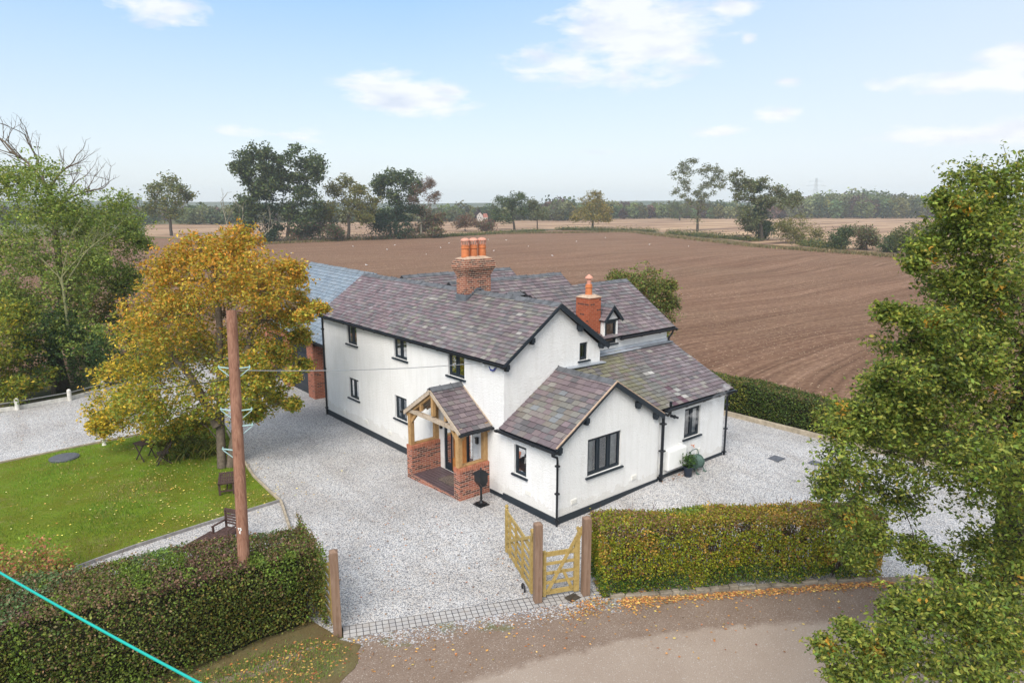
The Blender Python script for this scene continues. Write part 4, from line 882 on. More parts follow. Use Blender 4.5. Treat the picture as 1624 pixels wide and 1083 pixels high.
wire('overhead_wire', at_h(5.95) - rdir * .13, at(60, 612, 62), .5, .012, 'rubber', 'dark cable running from the pole away behind the golden tree')
wire('sleeved_cable', at(-40, 884, 8.6), at(380, 1116, 6.4), .03, .014, 'teal', 'bright turquoise cable crossing in front of the long hedge')

# ------------------------------------------------------------------ small things
o = (-.87, 2.62, 0); B = thing('post_box', o, 'black cast post box on a pedestal beside the porch', 'post box')
m = MB(); x, y, z = o; m.box((x - .19, y - .19, 0), (x + .19, y + .19, .04)); m.box((x - .13, y - .13, .04), (x + .13, y + .13, .09)); m.lathe((x, y, .09), [(.075, 0), (.05, .05), (.035, .1), (.05, .14), (.035, .2), (.035, .42), (.055, .45), (.035, .5), (.07, .56), (.09, .6)], 14); m.build('pedestal', 'cast_black', B)
m = MB(); m.prism([(x - .06, y - .17, .68), (x + .06, y - .17, .68), (x + .15, y - .17, .82), (x + .15, y - .17, 1.06), (x - .15, y - .17, 1.06), (x - .15, y - .17, .82)], (0, .34, 0)); m.build('box', 'cast_black', B, bevel=.008)
m = MB(); e = .21; m.add([(x - e, y - e, 1.06), (x + e, y - e, 1.06), (x + e, y + e, 1.06), (x - e, y + e, 1.06), (x - .06, y - .06, 1.2), (x + .06, y - .06, 1.2), (x + .06, y + .06, 1.2), (x - .06, y + .06, 1.2)], [(3, 2, 1, 0), (4, 5, 6, 7), (0, 1, 5, 4), (1, 2, 6, 5), (2, 3, 7, 6), (3, 0, 4, 7)]); m.lathe((x, y, 1.2), [(.03, 0), (.02, .03), (.035, .05), (.01, .09)], 8); m.build('lid', 'cast_black', B)
# pot and plant
o = Vector((6.08, -.42, .1)); B = thing('potted_plant', o, 'leafy green shrub in a navy pot beside the hose reel', 'potted plant')
m = MB(); m.lathe(o, [(.13, 0), (.17, .34), (.19, .34), (.19, .39), (.16, .39), (.15, .34)], 16); m.build('pot', 'pot_navy', B)
C = np.array(o) + np.array([0, 0, .62]) + unit(RNG.normal(size=(420, 3))) * RNG.uniform(.05, .32, (420, 1)) * np.array([1, 1, .95]); quads('foliage', leaf_quads(C, .085, .5), palette(420, [(.045, .10, .02), (.08, .16, .035), (.03, .06, .015)], (3, 2, 2)), LEAF, B)
# hose reel
o = Vector((6.72, -.28, .1)); B = thing('hose_reel', o, 'dark green hose reel leaning on the white wall', 'hose reel')
m = MB(); ang = R(20)
def ring(cx, r, rr, n=20): return [Vector((cx, o.y + math.cos(t) * r, o.z + .36 + math.sin(t) * r)) for t in [2 * math.pi * i / n for i in range(n + 1)]]
for cx in (o.x - .17, o.x + .17): m = MB(); m.tube(ring(cx, .24, .02), .02, 6, False); m.tube([(cx - .008, o.y, o.z + .36), (cx + .008, o.y, o.z + .36)], .23, 20); m.build('reel_side', 'green_plastic', B)
m = MB()
for i in range(6): m.tube(ring(o.x - .13 + i * .052, .21, .02), .027, 6, False)
m.build('hose', 'green_plastic', B)
m = MB()
for cx in (o.x - .22, o.x + .22): m.tube([(cx, o.y - .25, o.z + .02), (cx, o.y, o.z + .40), (cx, o.y + .1, o.z + .75)], .018, 6); m.tube([(cx, o.y + .18, o.z + .02), (cx, o.y, o.z + .4)], .018, 6); m.box((cx - .04, o.y - .31, o.z - .02), (cx + .04, o.y - .19, o.z + .05))
m.tube([(o.x - .22, o.y + .1, o.z + .75), (o.x - .1, o.y + .1, o.z + .80), (o.x + .1, o.y + .1, o.z + .80), (o.x + .22, o.y + .1, o.z + .75)], .016, 6); m.build('stand', 'green_plastic', B)
# covers
def disc(name, p, r, mat, label, cat, n=28, h=.03, square=False):
    m = MB(); 
    if square: m.box((p.x - r, p.y - r * .8, p.z - .01), (p.x + r, p.y + r * .8, p.z + h)); m.box((p.x - r * .85, p.y - r * .65, p.z + h), (p.x + r * .85, p.y + r * .65, p.z + h + .006))
    else: m.lathe(p, [(r, -.02), (r, h), (r * .93, h + .015), (r * .9, h), (r * .88, h + .02), (.02, h + .045)], n)
    return tag(m.build(name, mat, org=p), label, cat)
disc('tank_cover', gnd(102, 727), .52, 'iron_cover', 'round dark tank cover set in the lawn', 'cover', h=.06)
disc('drain_cover', gnd(1231, 727), .28, 'iron_cover', 'square grey drain cover in the gravel, the one in the open', 'drain cover', square=True, h=.012)
disc('drain_cover', gnd(1292, 734), .24, 'iron_cover', 'grey drain cover in the gravel beside the oak leaves', 'drain cover', square=True, h=.012)
disc('drain_cover', gnd(908, 948) + Vector((0, 0, .01)), .17, 'bark_dark', 'small rusty brown drain cover in the setts below the garden gate', 'drain cover', square=True, h=.008)
# bollard light by the far lawn edge
o = gnd(165.5, 706); B = thing('bollard_light', o, 'short terracotta bollard light with a black cap at the far lawn edge', 'light')
m = MB(); m.lathe(o, [(.09, 0), (.09, .03), (.065, .06), (.065, .28), (.085, .3), (.085, .33)], 14); m.build('base', 'white_paint_wood', B)
m = MB(); m.lathe(o + Vector((0, 0, .33)), [(.09, 0), (.09, .16), (.11, .18), (.11, .22)], 14); m.build('collar', 'terracotta', B); m = MB(); m.lathe(o + Vector((0, 0, .55)), [(.085, 0), (.085, .14), (.03, .26)], 14); m.build('cap', 'cast_black', B)
# furniture -------------------------------------------------------
def slat_table(o, w, l, h, rz, label, name='garden_table', mat='dark_timber'):
    B = thing(name, o, label, 'table' if 'table' in name else 'bench'); M_ = Matrix.Translation(o) @ Matrix.Rotation(rz, 4, 'Z')
    m = MB(); n = 7
    for i in range(n): m.box((-l / 2, -w / 2 + i * w / n + .008, h - .03), (l / 2, -w / 2 + (i + 1) * w / n - .008, h), M_)
    m.box((-l / 2, -w / 2, h - .034), (-l / 2 + .06, w / 2, h + .002), M_); m.box((l / 2 - .06, -w / 2, h - .034), (l / 2, w / 2, h + .002), M_); m.box((-.03, -w / 2, h - .034), (.03, w / 2, h + .002), M_)
    m.build('top', mat, B)
    for a in (-1, 1):
        for b in (-1, 1): m = MB(); cx, cy = a * (l / 2 - .07), b * (w / 2 - .05); m.box((cx - .035, cy - .035, 0), (cx + .035, cy + .035, h - .035), M_); m.build('leg', mat, B)
    m = MB()
    for a in (-1, 1): m.box((a * (l / 2 - .07) - .02, -w / 2 + .06, .12), (a * (l / 2 - .07) + .02, w / 2 - .06, .17), M_)
    m.box((-l / 2 + .08, -.02, .12), (l / 2 - .08, .02, .17), M_); m.build('stretcher', mat, B); return B
slat_table(gnd(361, 776), .55, 1.1, .45, R(70), 'brown slatted low table on the lawn beside the tree trunk', 'garden_table')
slat_table(gnd(322, 880), .55, 1.15, .42, R(28), 'brown slatted low table half hidden behind the long hedge', 'garden_table')
def chair(o, rz):
    B = thing('garden_chair', o, 'brown wooden armchair on the gravel strip behind the pole', 'chair'); M_ = Matrix.Translation(o) @ Matrix.Rotation(rz, 4, 'Z')
    m = MB(); [m.box((-.27, -.25 + i * .075, .41), (.27, -.185 + i * .075, .435), M_) for i in range(7)]; m.box((-.27, -.25, .36), (.27, .27, .41), M_); m.build('seat', 'dark_timber', B)
    m = MB(); [m.box((-.25, .255, .52 + i * .085), (.25, .275, .575 + i * .085), M_) for i in range(5)]; m.box((-.29, .245, .93), (.29, .285, 1.0), M_); m.build('backrest', 'dark_timber', B)
    for sx in (-1, 1):
        m = MB(); m.box((sx * .29 - .03, -.27, .62), (sx * .29 + .03, .27, .65), M_); m.build('armrest', 'dark_timber', B)
        m = MB(); m.box((sx * .28 - .025, -.26, 0), (sx * .28 + .025, -.21, .62), M_); m.build('leg', 'dark_timber', B); m = MB(); m.box((sx * .28 - .025, .24, 0), (sx * .28 + .025, .29, .96), M_); m.build('leg', 'dark_timber', B)
chair(gnd(362, 864), R(-62))
def bistro_chair(o, rz, label):
    B = thing('folding_chair', o, label, 'chair'); M_ = Matrix.Translation(o) @ Matrix.Rotation(rz, 4, 'Z')
    m = MB(); [m.box((-.2, -.2 + i * .068, .44), (.2, -.145 + i * .068, .46), M_) for i in range(6)]; m.build('seat', 'bistro_timber', B)
    m = MB(); [m.box((-.19, .27 + i * .02, .62 + i * .08), (.19, .285 + i * .02, .68 + i * .08), M_) for i in range(3)]; m.build('backrest', 'bistro_timber', B)
    for sx in (-1, 1):
        m = MB(); m.beam(M_ @ Vector((sx * .2, -.25, 0)), M_ @ Vector((sx * .2, .33, .88)), .03, .045); m.build('leg', 'bistro_timber', B); m = MB(); m.beam(M_ @ Vector((sx * .17, .28, 0)), M_ @ Vector((sx * .17, -.18, .45)), .03, .04); m.build('leg', 'bistro_timber', B)
bistro_chair(gnd(260, 735), R(-100), 'dark folding garden chair on the lawn under the golden tree')
o = gnd(232, 728); B = thing('folding_table', o, 'small dark folding garden table beside the folding chair', 'table'); M_ = Matrix.Translation(o) @ Matrix.Rotation(R(20), 4, 'Z')
m = MB(); [m.box((-.3, -.3 + i * .1, .68), (.3, -.21 + i * .1, .71), M_) for i in range(6)]; m.box((-.28, -.3, .65), (-.22, .3, .679), M_); m.box((.22, -.3, .65), (.28, .3, .679), M_); m.build('top', 'bistro_timber', B)
for sx in (-1, 1):
    for sg in (1, -1): m = MB(); m.beam(M_ @ Vector((sx * (.25 + .0), -.26 * sg, 0)), M_ @ Vector((sx * .25, .26 * sg, .66)), .03, .04); m.build('leg', 'bistro_timber', B)

# edgings ----------------------------------------------------------
def edge_run(name, pts, w_, h_, mat, label, cat='edging'):
    m = MB()
    for a, b in zip(pts, pts[1:]): m.beam(a + Vector((0, 0, h_ / 2 - .02)), b + Vector((0, 0, h_ / 2 - .02)), w_, h_ + .04)
    return tag(m.build(name, mat, org=pts[0], bevel=.01), label, cat)
edge_run('timber_edging', [gnd(*q) for q in ((360, 685), (380, 722), (402, 756), (426, 779), (446, 797), (452, 815), (460, 840))], .07, .1, 'edging', 'pale timber edging between the lawn and the gravel drive')
edge_run('lawn_kerb', [gnd(*q) for q in ((443, 796), (330, 831), (215, 868), (150, 891), (60, 926))], .05, .1, 'grey_edging', 'thin grey edging between the lawn and gravel strip behind the hedge')
edge_run('timber_edging', [gnd(*q) for q in ((-60, 748), (0, 735), (130, 708), (215, 691), (300, 672), (350, 663))], .06, .08, 'edging', 'pale timber edging along the far side of the lawn')
edge_run('timber_edging', [Vector((13.95, 7, -.1)), Vector((13.85, 3.3, 0)), Vector((13.95, -2.6, 0)), Vector((14.3, -8, 0))], .16, .2, 'edging', 'thick timber sleeper edging in front of the back hedge')
# irregular stone kerb under the right hedge
m = MB(); rg = random.Random(5); a = Vector((-1.75, -3.78, 0)); b = Vector((4.2, -7.62, 0)); u = 0; d = (b - a).normalized(); L = (b - a).length
while u < L:
    l = rg.uniform(.18, .5); j = rg.uniform(-.03, .03); p = a + d * u; Mx = Matrix.Translation(p + Vector((0, 0, 0))) @ Matrix.Rotation(math.atan2(d.y, d.x) + rg.uniform(-.06, .06), 4, 'Z'); m.box((0, -.07 + j, -.05), (l - .01, .07 + j, rg.uniform(.04, .11)), Mx); u += l
tag(m.build('stone_kerb', 'kerb_stone', org=a, bevel=.02), 'low irregular stone kerb under the yellow-green hedge along the lane', 'kerb')
# white fence
FN = thing('white_fence', gnd(111, 635), 'low white post fence with thin rails at the far edge of the gravel', 'fence')
fp = [gnd(-110, 668), gnd(-45, 660), gnd(28, 650), gnd(111, 635), gnd(164, 621), gnd(215, 609)]
for p in fp: m = MB(); m.lathe(p, [(.10, -.05), (.10, .5), (.085, .56), (.03, .6)], 12); m.build('post', 'white_paint_wood', FN)
m = MB()
for a, b in zip(fp, fp[1:]): m.beam(a + Vector((0, .1, .09)), b + Vector((0, .1, .09)), .05, .2)
m.build('board', 'white_paint_wood', FN)
m = MB()
for a, b in zip(fp, fp[1:]): m.tube([a + Vector((0, 0, .42)), b + Vector((0, 0, .42))], .022, 6)
m.build('rail', 'steel', FN)

# ------------------------------------------------------------------ vegetation
def limb(mb, a, b, r0, r1, wob=.12, n=6, seg=6, rg=random, droop=0):
    a = Vector(a); b = Vector(b); L = (b - a).length; pts = []; off = Vector((0, 0, 0))
    for i in range(seg + 1):
        t = i / seg
        if 0 < i < seg: off += Vector((rg.gauss(0, 1), rg.gauss(0, 1), rg.gauss(0, .5))) * wob * L / seg
        arch = Vector((0, 0, math.sin(t * math.pi) * L * .08 - droop * t * t * L)); pts.append(a.lerp(b, t) + off * math.sin(t * math.pi) * .9 + arch)
    mb.tube(pts, [r0 + (r1 - r0) * (i / seg) for i in range(seg + 1)], n, False); return pts
def bare(mb, a, d, L, r, depth_, rg, spread=.6, n=5):
    """a leafless branch that forks"""
    a = Vector(a); d = Vector(d).normalized(); pts = [a]; k = 4
    for i in range(k): d = (d + Vector((rg.gauss(0, .16), rg.gauss(0, .16), rg.gauss(0, .12) + .03))).normalized(); pts.append(pts[-1] + d * L / k)
    mb.tube(pts, [r * (1 - .45 * i / k) for i in range(k + 1)], n, False)
    if depth_ > 0:
        for i in range(rg.choice((2, 3, 3))):
            j = rg.choice((2, 3, 4)) if i else 4; nd = (d + Vector((rg.gauss(0, spread), rg.gauss(0, spread), rg.gauss(0, spread * .7) + .1))).normalized(); bare(mb, pts[j], nd, L * rg.uniform(.5, .8), r * .55, depth_ - 1, rg, spread, max(3, n - 1))
GREEN = [(.04, .075, .02), (.06, .11, .025), (.09, .15, .03), (.03, .05, .015)]
def tree(name, base, blobs, leaf, nper, cols, wts, label, cat='tree', group=None, r=.3, fork=.35, sub=9, bark='bark', clump=.33, aspect=.55, twigs=True, trunks=None, rgs=1, colfn=None, dead=None, shell=.5, jit=.2, up=.2, lean=None, limbs=True, tuft=9, sprig=0, lr=.10):
    """blobs: [(centre, radius[, vertical factor])]; leaves hang in small clumps spread through every blob"""
    base = Vector(base); rg = random.Random(rgs); T_ = thing(name, base, label, cat, group); mb = MB()
    cen = Vector((0, 0, 0)); 
    for b in blobs: cen += Vector(b[0])
    cen /= len(blobs)
    top = lean or Vector((base.x * .6 + cen.x * .4, base.y * .6 + cen.y * .4, base.z + (cen.z - base.z) * (fork + .25)))
    trunks = trunks or [(base, top)]; skel = []
    for a, b in trunks: skel += limb(mb, a, b, r, r * .62, .05, 10, 8, rg)
    CC = []; CS = []
    nodes = [(p, r * .5) for p in skel if p.z > base.z + (top.z - base.z) * fork] or [(skel[-1], r * .5)]
    order = sorted(range(len(blobs)), key=lambda i_: (Vector(blobs[i_][0]) - top).length)
    for bi in order:
        b = blobs[bi]; c = Vector(b[0]); R_ = b[1]; vz = b[2] if len(b) > 2 else .8
        if limbs:
            st, sr = min(nodes, key=lambda q: (q[0] - c).length + .35 * max(0, q[0].z - c.z + R_ * .3))
            rr = max(.012, min(sr * .8, r * lr + R_ * .03)); pts = limb(mb, st, c, rr, rr * .4, .14, 6, 6, rg)
            nodes += [(p, rr * (1 - .6 * i_ / 6)) for i_, p in enumerate(pts) if i_ >= 2]
        k = max(3, int(sub)); u = unit(RNG.normal(size=(k, 3))); rad = RNG.uniform(shell, 1, (k, 1)) ** .6; sc = np.array(c) + u * rad * R_ * np.array([1, 1, vz]); 
        if twigs and limbs:
            for q in sc: limb(mb, pts[rg.choice((3, 4, 5, 6))], Vector(q), rr * .33, rr * .1, .12, 4, 4, rg)
        for q_ in range(sprig):
            u_ = unit(RNG.normal(size=3) * np.array([1, 1, .8])); a_ = np.array(c) + u_ * R_ * np.array([1, 1, vz]) * .75; e_ = a_ + (u_ + RNG.normal(0, .35, 3) + np.array([0, 0, .12])) * R_ * RNG.uniform(.35, .8); ts = RNG.uniform(.1, 1.05, int(10 + 9 * R_ / leaf * .12)) ** .8
            CC.append(a_ + (e_ - a_) * ts[:, None] + RNG.normal(0, leaf * .55, (len(ts), 3))); limb(mb, Vector(a_ - u_ * R_ * .4), Vector(e_), max(.006, rr * .22), max(.003, rr * .07), .1, 3, 3, rg)
        m = max(4, int(nper / k)); kt = max(2, m // tuft); tc_ = sc[:, None, :] + RNG.normal(size=(k, kt, 3)) * R_ * clump * np.array([1, 1, .8]); tc_ = tc_.reshape(-1, 1, 3)
        pts_ = tc_ + RNG.normal(size=(len(tc_), tuft, 3)) * leaf * .85 * np.array([1, 1, .6]); CC.append(pts_.reshape(-1, 3))
    mb.build('trunk', bark, T_, smooth=True)
    C = np.concatenate(CC); C = C[C[:, 2] > base.z + .05]; col = palette(len(C), cols, wts, jit)
    if colfn is not None: col = colfn(C, col)
    quads('crown', leaf_quads(C, leaf, aspect, .3, up), col, LEAF, T_)
    return T_
def px_blobs(specs, D, spread=1.0, vz=.85, seed=3):
    rg = random.Random(seed); out = []
    for s_ in specs:
        x, y, rp = s_[:3]; dd = s_[3] if len(s_) > 3 else rg.uniform(-spread, spread); out.append((at(x, y, D + dd), rp * (D + dd) / F, vz))
    return out

# golden tree on the lawn
gb = gnd(352, 742); GD = depth(gb)
sp1 = [(378, 378, 26), (355, 400, 30), (312, 398, 30), (292, 425, 36), (262, 440, 34), (340, 440, 48), (395, 430, 44), (440, 452, 42), (462, 432, 20), (240, 490, 36), (478, 535, 12), (290, 500, 55), (360, 500, 60), (425, 505, 46), (468, 490, 26), (505, 488, 8), (225, 545, 40), (280, 570, 55), (345, 570, 60), (405, 570, 44), (442, 560, 24), (462, 595, 9), (200, 600, 36), (255, 620, 42), (320, 630, 42), (385, 620, 36), (425, 622, 26), (462, 640, 9), (175, 640, 30), (215, 665, 34), (265, 672, 26), (165, 672, 18), (400, 655, 16), (310, 668, 18)]
bl1 = px_blobs(sp1, GD, 1.5) + [(b[0] + Vector((FW[0], FW[1], 0)) * q, b[1] * .8, .85) for b, q in zip(px_blobs(sp1[5:27:2], GD, .3), (1.8, -1.8, 2.0, -1.8, 1.8, -1.9, 2.0, -1.5, 1.7, -1.7, 1.5))]
def goldcol(C, col):
    zz = (C[:, 2] - C[:, 2].min()) / np.ptp(C[:, 2]); side_ = (C - CAM) @ RT; sx = (side_ - side_.min()) / np.ptp(side_); n = RNG.uniform(0, 1, len(C))
    org = np.array([.54, .25, .035]); yel = np.array([.66, .47, .05]); grn = np.array([.21, .26, .04]); out_ = col.copy()
    a = n < (zz - .36) * .65; out_[a] = org * RNG.lognormal(0, .22, (a.sum(), 1)); b = (~a) & (n > 1 - np.clip((.42 - sx) * 1.6, 0, .75) * np.clip(1.2 - zz * 1.6, 0, 1)); out_[b] = yel * RNG.lognormal(0, .2, (b.sum(), 1)); c = (~a) & (~b) & (RNG.uniform(0, 1, len(C)) < np.clip(.75 - zz, 0, .6)); out_[c] = grn * RNG.lognormal(0, .25, (c.sum(), 1)); return out_
tb2 = gb + Vector((.28, -.1, 0))
tree('golden_tree', gb, bl1, .13, 1700, [(.46, .33, .04), (.40, .33, .045), (.48, .30, .045), (.27, .27, .045), (.58, .42, .06)], (4, 4, 3, 3, 1.5), 'broad golden and orange autumn tree on the lawn in front of the garage', r=.17, sub=20, clump=.26, sprig=7, bark='bark', fork=.3, aspect=.5, colfn=goldcol, trunks=[(gb, at(345, 480, GD)), (tb2, at(400, 520, GD + .4)), (gb + Vector((0, .1, 1.6)), at(270, 560, GD))], up=.1, rgs=4)

# big oak close to the camera on the right
OD = 11.5; ob = Vector(CAM + RT * 9.9 + FW * 12.6); ob.z = -.05
sp2 = [(1610, 285, 34, 0), (1575, 310, 34, .5), (1530, 325, 26, 0), (1500, 318, 14, -.3), (1600, 360, 60, 1), (1545, 370, 42, 0), (1500, 372, 30, .6), (1465, 395, 24, .3), (1452, 418, 12, .2), (1575, 430, 50, .5), (1520, 430, 40, 1.0), (1500, 455, 30, .5), (1540, 470, 38, .3), (1500, 575, 34, .4), (1450, 640, 36, .2), (1610, 480, 60, 0), (1570, 520, 50, 1.5), (1530, 545, 38, -.5), (1490, 508, 18, -.6), (1440, 505, 20, .3), (1408, 495, 14, .3), (1475, 545, 24, .5), (1600, 600, 60, 0), (1540, 620, 50, 1), (1480, 610, 40, 0), (1430, 590, 28, -.4), (1400, 610, 22, .2), (1590, 680, 55, 1), (1520, 690, 50, -.3), (1450, 665, 40, 1), (1395, 660, 38, 0), (1350, 655, 26, .4), (1338, 690, 26, .2), (1400, 715, 40, .5), (1330, 735, 28, 0), (1312, 770, 20, .3), (1460, 735, 40, 0), (1530, 760, 46, .4), (1600, 770, 55, -.5), (1380, 775, 30, 1), (1340, 815, 26, .6), (1600, 850, 46, .6), (1560, 870, 26, 1.2), (1430, 800, 26, .9), (1390, 850, 22, 1), (1450, 870, 22, .8), (1500, 900, 24, .5), (1350, 880, 20, 1.2), (1610, 930, 55, -.4), (1560, 960, 46, 0), (1500, 960, 40, -.8), (1440, 965, 32, -.6), (1540, 1020, 55, -.2), (1470, 1030, 46, -1), (1420, 1020, 30, -1.2), (1380, 1035, 22, -1), (1345, 1000, 16, -1.1), (1310, 1030, 16, -1.1), (1400, 1075, 30, -1.3), (1600, 1060, 60, -1), (1515, 1085, 50, -1.5), (1340, 1070, 20, -1.2), (1650, 560, 80, 0), (1680, 720, 90, 0), (1680, 880, 90, 0), (1700, 420, 90, 0), (1690, 1000, 90, 0)]
bl2 = px_blobs(sp2, OD, 1.0)
bl2 = bl2 + [(b[0] + Vector(RT) * q_[0] + Vector((0, 0, q_[1])) + Vector(FW) * q_[2], b[1] * .9, .85) for b, q_ in zip([b for b in bl2 if b[1] > .36], RNG.normal(0, 1, (80, 3)) * np.array([.18, .22, .8]))]
def oakcol(C, col):
    # small branches whose leaves have turned orange
    out_ = col.copy(); cen_ = C[RNG.choice(len(C), 90)]
    for q in cen_:
        m_ = (np.linalg.norm(C - q, axis=1) < RNG.uniform(.06, .17)) & (RNG.uniform(0, 1, len(C)) < .5); out_[m_] = np.array([.50, .28, .04]) * RNG.lognormal(0, .25, (m_.sum(), 1))
    return out_
tree('oak_tree', ob, bl2, .078, 1150, [(.14, .20, .038), (.20, .25, .043), (.28, .31, .058), (.07, .105, .028), (.38, .34, .07)], (4, 5, 4, 3, .7), 'large green oak filling the right edge, its leaves partly turned orange', r=.30, sub=17, clump=.34, tuft=9, sprig=9, aspect=.5, fork=.25, colfn=oakcol, lean=Vector(CAM + RT * 9.2 + FW * 12.0) + Vector((0, 0, -2.4)), bark='bark_dark', up=.5, rgs=9)

# ------------------------------------------------------------------ hedges
def hedge(name, path, wid, hts, n, leaf, cols, wts, label, colfn=None, core=.75, gaps=0.0, twig_top=0, clump=.10, group=None, lumps=.12):
    """path: points of the hedge's middle line; hts: heights there; wid: widths there"""
    P_ = [np.array([p[0], p[1], gz(p[0], p[1])]) for p in path]; sl = [np.linalg.norm(b - a) for a, b in zip(P_, P_[1:])]; tot = sum(sl)
    DD = [unit(b - a) for a, b in zip(P_, P_[1:])]; TG = np.array([DD[0]] + [unit(a + b) for a, b in zip(DD, DD[1:])] + [DD[-1]])
    T_ = thing(name, P_[0], label, 'hedge', group); cum = np.concatenate([[0], np.cumsum(sl)])
    def frame(s_):
        j = np.clip(np.searchsorted(cum, s_, side='right') - 1, 0, len(sl) - 1); t = (s_ - cum[j]) / np.array(sl)[j]; A = np.array(P_)[j]; B_ = np.array(P_)[j + 1]; p = A + (B_ - A) * t[:, None]; d = unit(TG[j] * (1 - t[:, None]) + TG[j + 1] * t[:, None]); nrm = np.stack([-d[:, 1], d[:, 0], 0 * d[:, 0]], 1); return p, nrm, np.interp(s_, cum, hts), np.interp(s_, cum, wid), d
    s_ = RNG.uniform(0, tot, n); p, nr, h, wd, d = frame(s_)
    # points over the rounded cross-section (left face, top, right face, ends)
    per = RNG.uniform(0, 1, n); side_ = 2 * h / (2 * h + wd); X = np.empty(n); Z = np.empty(n); q = RNG.uniform(-1, 1, n)
    onside = per < side_; sg = np.where(RNG.uniform(0, 1, n) < .5, -1, 1); X[onside] = (sg * wd / 2)[onside]; Z[onside] = (RNG.uniform(0.02, 1, n) * h)[onside]; X[~onside] = (q * wd / 2)[~onside]; Z[~onside] = h[~onside]
    rd = np.clip((Z - h * .72) / (h * .28), 0, 1); X = X * (1 - .2 * rd ** 2 * (np.abs(X) > wd * .4)); Z = Z - np.where(onside, 0, h * .09 * (np.abs(X) / (wd / 2)) ** 4); 
    e_ = RNG.uniform(0, 1, n) < .10; X[e_] = (q * wd / 2)[e_]; Z[e_] = (RNG.uniform(0, 1, n) * h)[e_]; endp = RNG.uniform(0, 1, n) < .5
    p2, n2, h2, w2, d2 = frame(np.where(endp, 0.0, tot - 1e-6)); p = np.where(e_[:, None], p2, p); nr = np.where(e_[:, None], n2, nr); 
    C = p + nr * X[:, None] + np.array([0, 0, 1.0]) * Z[:, None]
    # lumps
    ph = RNG.uniform(0, 6.28, (6, 1)); fr = RNG.normal(size=(6, 3)) * 1.6; lump = sum(np.sin(C @ fr[i] + ph[i]) for i in range(6)) / 6
    cen_ = p + np.array([0, 0, 1.0]) * (h * .5)[:, None]; outd = unit(C - cen_); C = C + outd * (lump * lumps * 1.6 - np.abs(RNG.normal(0, .07, n)))[:, None] + RNG.normal(0, clump * .35, (n, 3))
    if gaps: fr2 = RNG.normal(size=(5, 3)) * 5; g_ = sum(np.sin(C @ fr2[i] + i) for i in range(5)) / 5; kp_ = g_ > -1 + gaps * (1.2 + 1.5 * s_ / tot); C = C[kp_]; Z = Z[kp_]; h = h[kp_]; s_ = s_[kp_]
    ok_ = C[:, 2] > -.12; C = C[ok_]; Z = Z[ok_]; h = h[ok_]; s_ = s_[ok_]; m_ = len(C)
    col = palette(m_, cols, wts, .22)
    if colfn is not None: col = colfn(C, col, Z[:m_] / h[:m_], s_[:m_] / tot)
    quads('foliage', leaf_quads(C, leaf, .65, .3, .3), col, LEAF, T_)
    # woody inside: a dark lumpy body plus stems
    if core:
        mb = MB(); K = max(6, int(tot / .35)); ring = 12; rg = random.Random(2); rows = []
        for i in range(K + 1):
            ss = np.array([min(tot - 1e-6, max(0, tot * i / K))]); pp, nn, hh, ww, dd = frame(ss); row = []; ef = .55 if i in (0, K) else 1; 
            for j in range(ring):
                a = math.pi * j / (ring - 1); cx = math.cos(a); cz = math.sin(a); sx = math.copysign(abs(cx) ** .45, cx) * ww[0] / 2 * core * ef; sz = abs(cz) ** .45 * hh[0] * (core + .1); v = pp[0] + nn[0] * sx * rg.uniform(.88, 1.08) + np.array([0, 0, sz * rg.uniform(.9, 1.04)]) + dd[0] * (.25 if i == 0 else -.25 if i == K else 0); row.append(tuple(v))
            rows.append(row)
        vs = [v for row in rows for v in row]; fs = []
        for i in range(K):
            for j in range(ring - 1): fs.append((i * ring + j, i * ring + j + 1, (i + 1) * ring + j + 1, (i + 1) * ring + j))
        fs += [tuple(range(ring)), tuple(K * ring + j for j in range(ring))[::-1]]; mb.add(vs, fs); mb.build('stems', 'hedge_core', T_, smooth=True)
    ns = int(tot * (26 if core else 60)); mb = MB(); rg = random.Random(8)
    for i in range(ns):
        ss = np.array([rg.uniform(.05, tot - .05)]); pp, nn, hh, ww, dd = frame(ss); a = Vector(pp[0] + nn[0] * rg.uniform(-.3, .3) * ww[0]); b = Vector(pp[0] + nn[0] * rg.uniform(-.48, .48) * ww[0]) + Vector((rg.gauss(0, .1), rg.gauss(0, .1), hh[0] * rg.uniform(.8, 1.07)))
        limb(mb, a, b, .014, .004, .15, 4, 5, rg)
    mb.build('twigs', 'twig', T_); return T_
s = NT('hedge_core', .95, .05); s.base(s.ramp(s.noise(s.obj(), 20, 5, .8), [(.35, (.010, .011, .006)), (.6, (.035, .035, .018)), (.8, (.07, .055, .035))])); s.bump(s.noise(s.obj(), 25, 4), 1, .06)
def blend(col, m_, c, jit=.25): col[m_] = np.array(c) * RNG.lognormal(0, jit, (m_.sum(), 1)) * RNG.lognormal(0, jit * .3, (m_.sum(), 3)); return col
def waves(C, sc, seed):
    r_ = np.random.default_rng(seed); f = r_.normal(size=(7, 3)) * sc; return sum(np.sin(C @ f[i] + i * 1.7) for i in range(7)) / 2.6
def hl(C, col, zf_, sf):
    w1, w2, w3 = waves(C, 1.3, 1), waves(C, 1.0, 2), waves(C, 2.6, 3); top_ = zf_ > .93; u = RNG.uniform(0, 1, len(C))
    col = blend(col, top_ & (u < .48), (.22, .145, .085)); col = blend(col, top_ & (w1 > .4) & (u < .6), (.20, .12, .09)); col = blend(col, top_ & (w2 > .55) & (u > .35), (.13, .20, .08)); col = blend(col, (~top_) & (u < .20), (.24, .16, .08)); col = blend(col, (w3 > .75) & (u < .5), (.17, .25, .04)); col = blend(col, (~top_) & (w1 > .7) & (u < .35), (.16, .13, .03)); return col
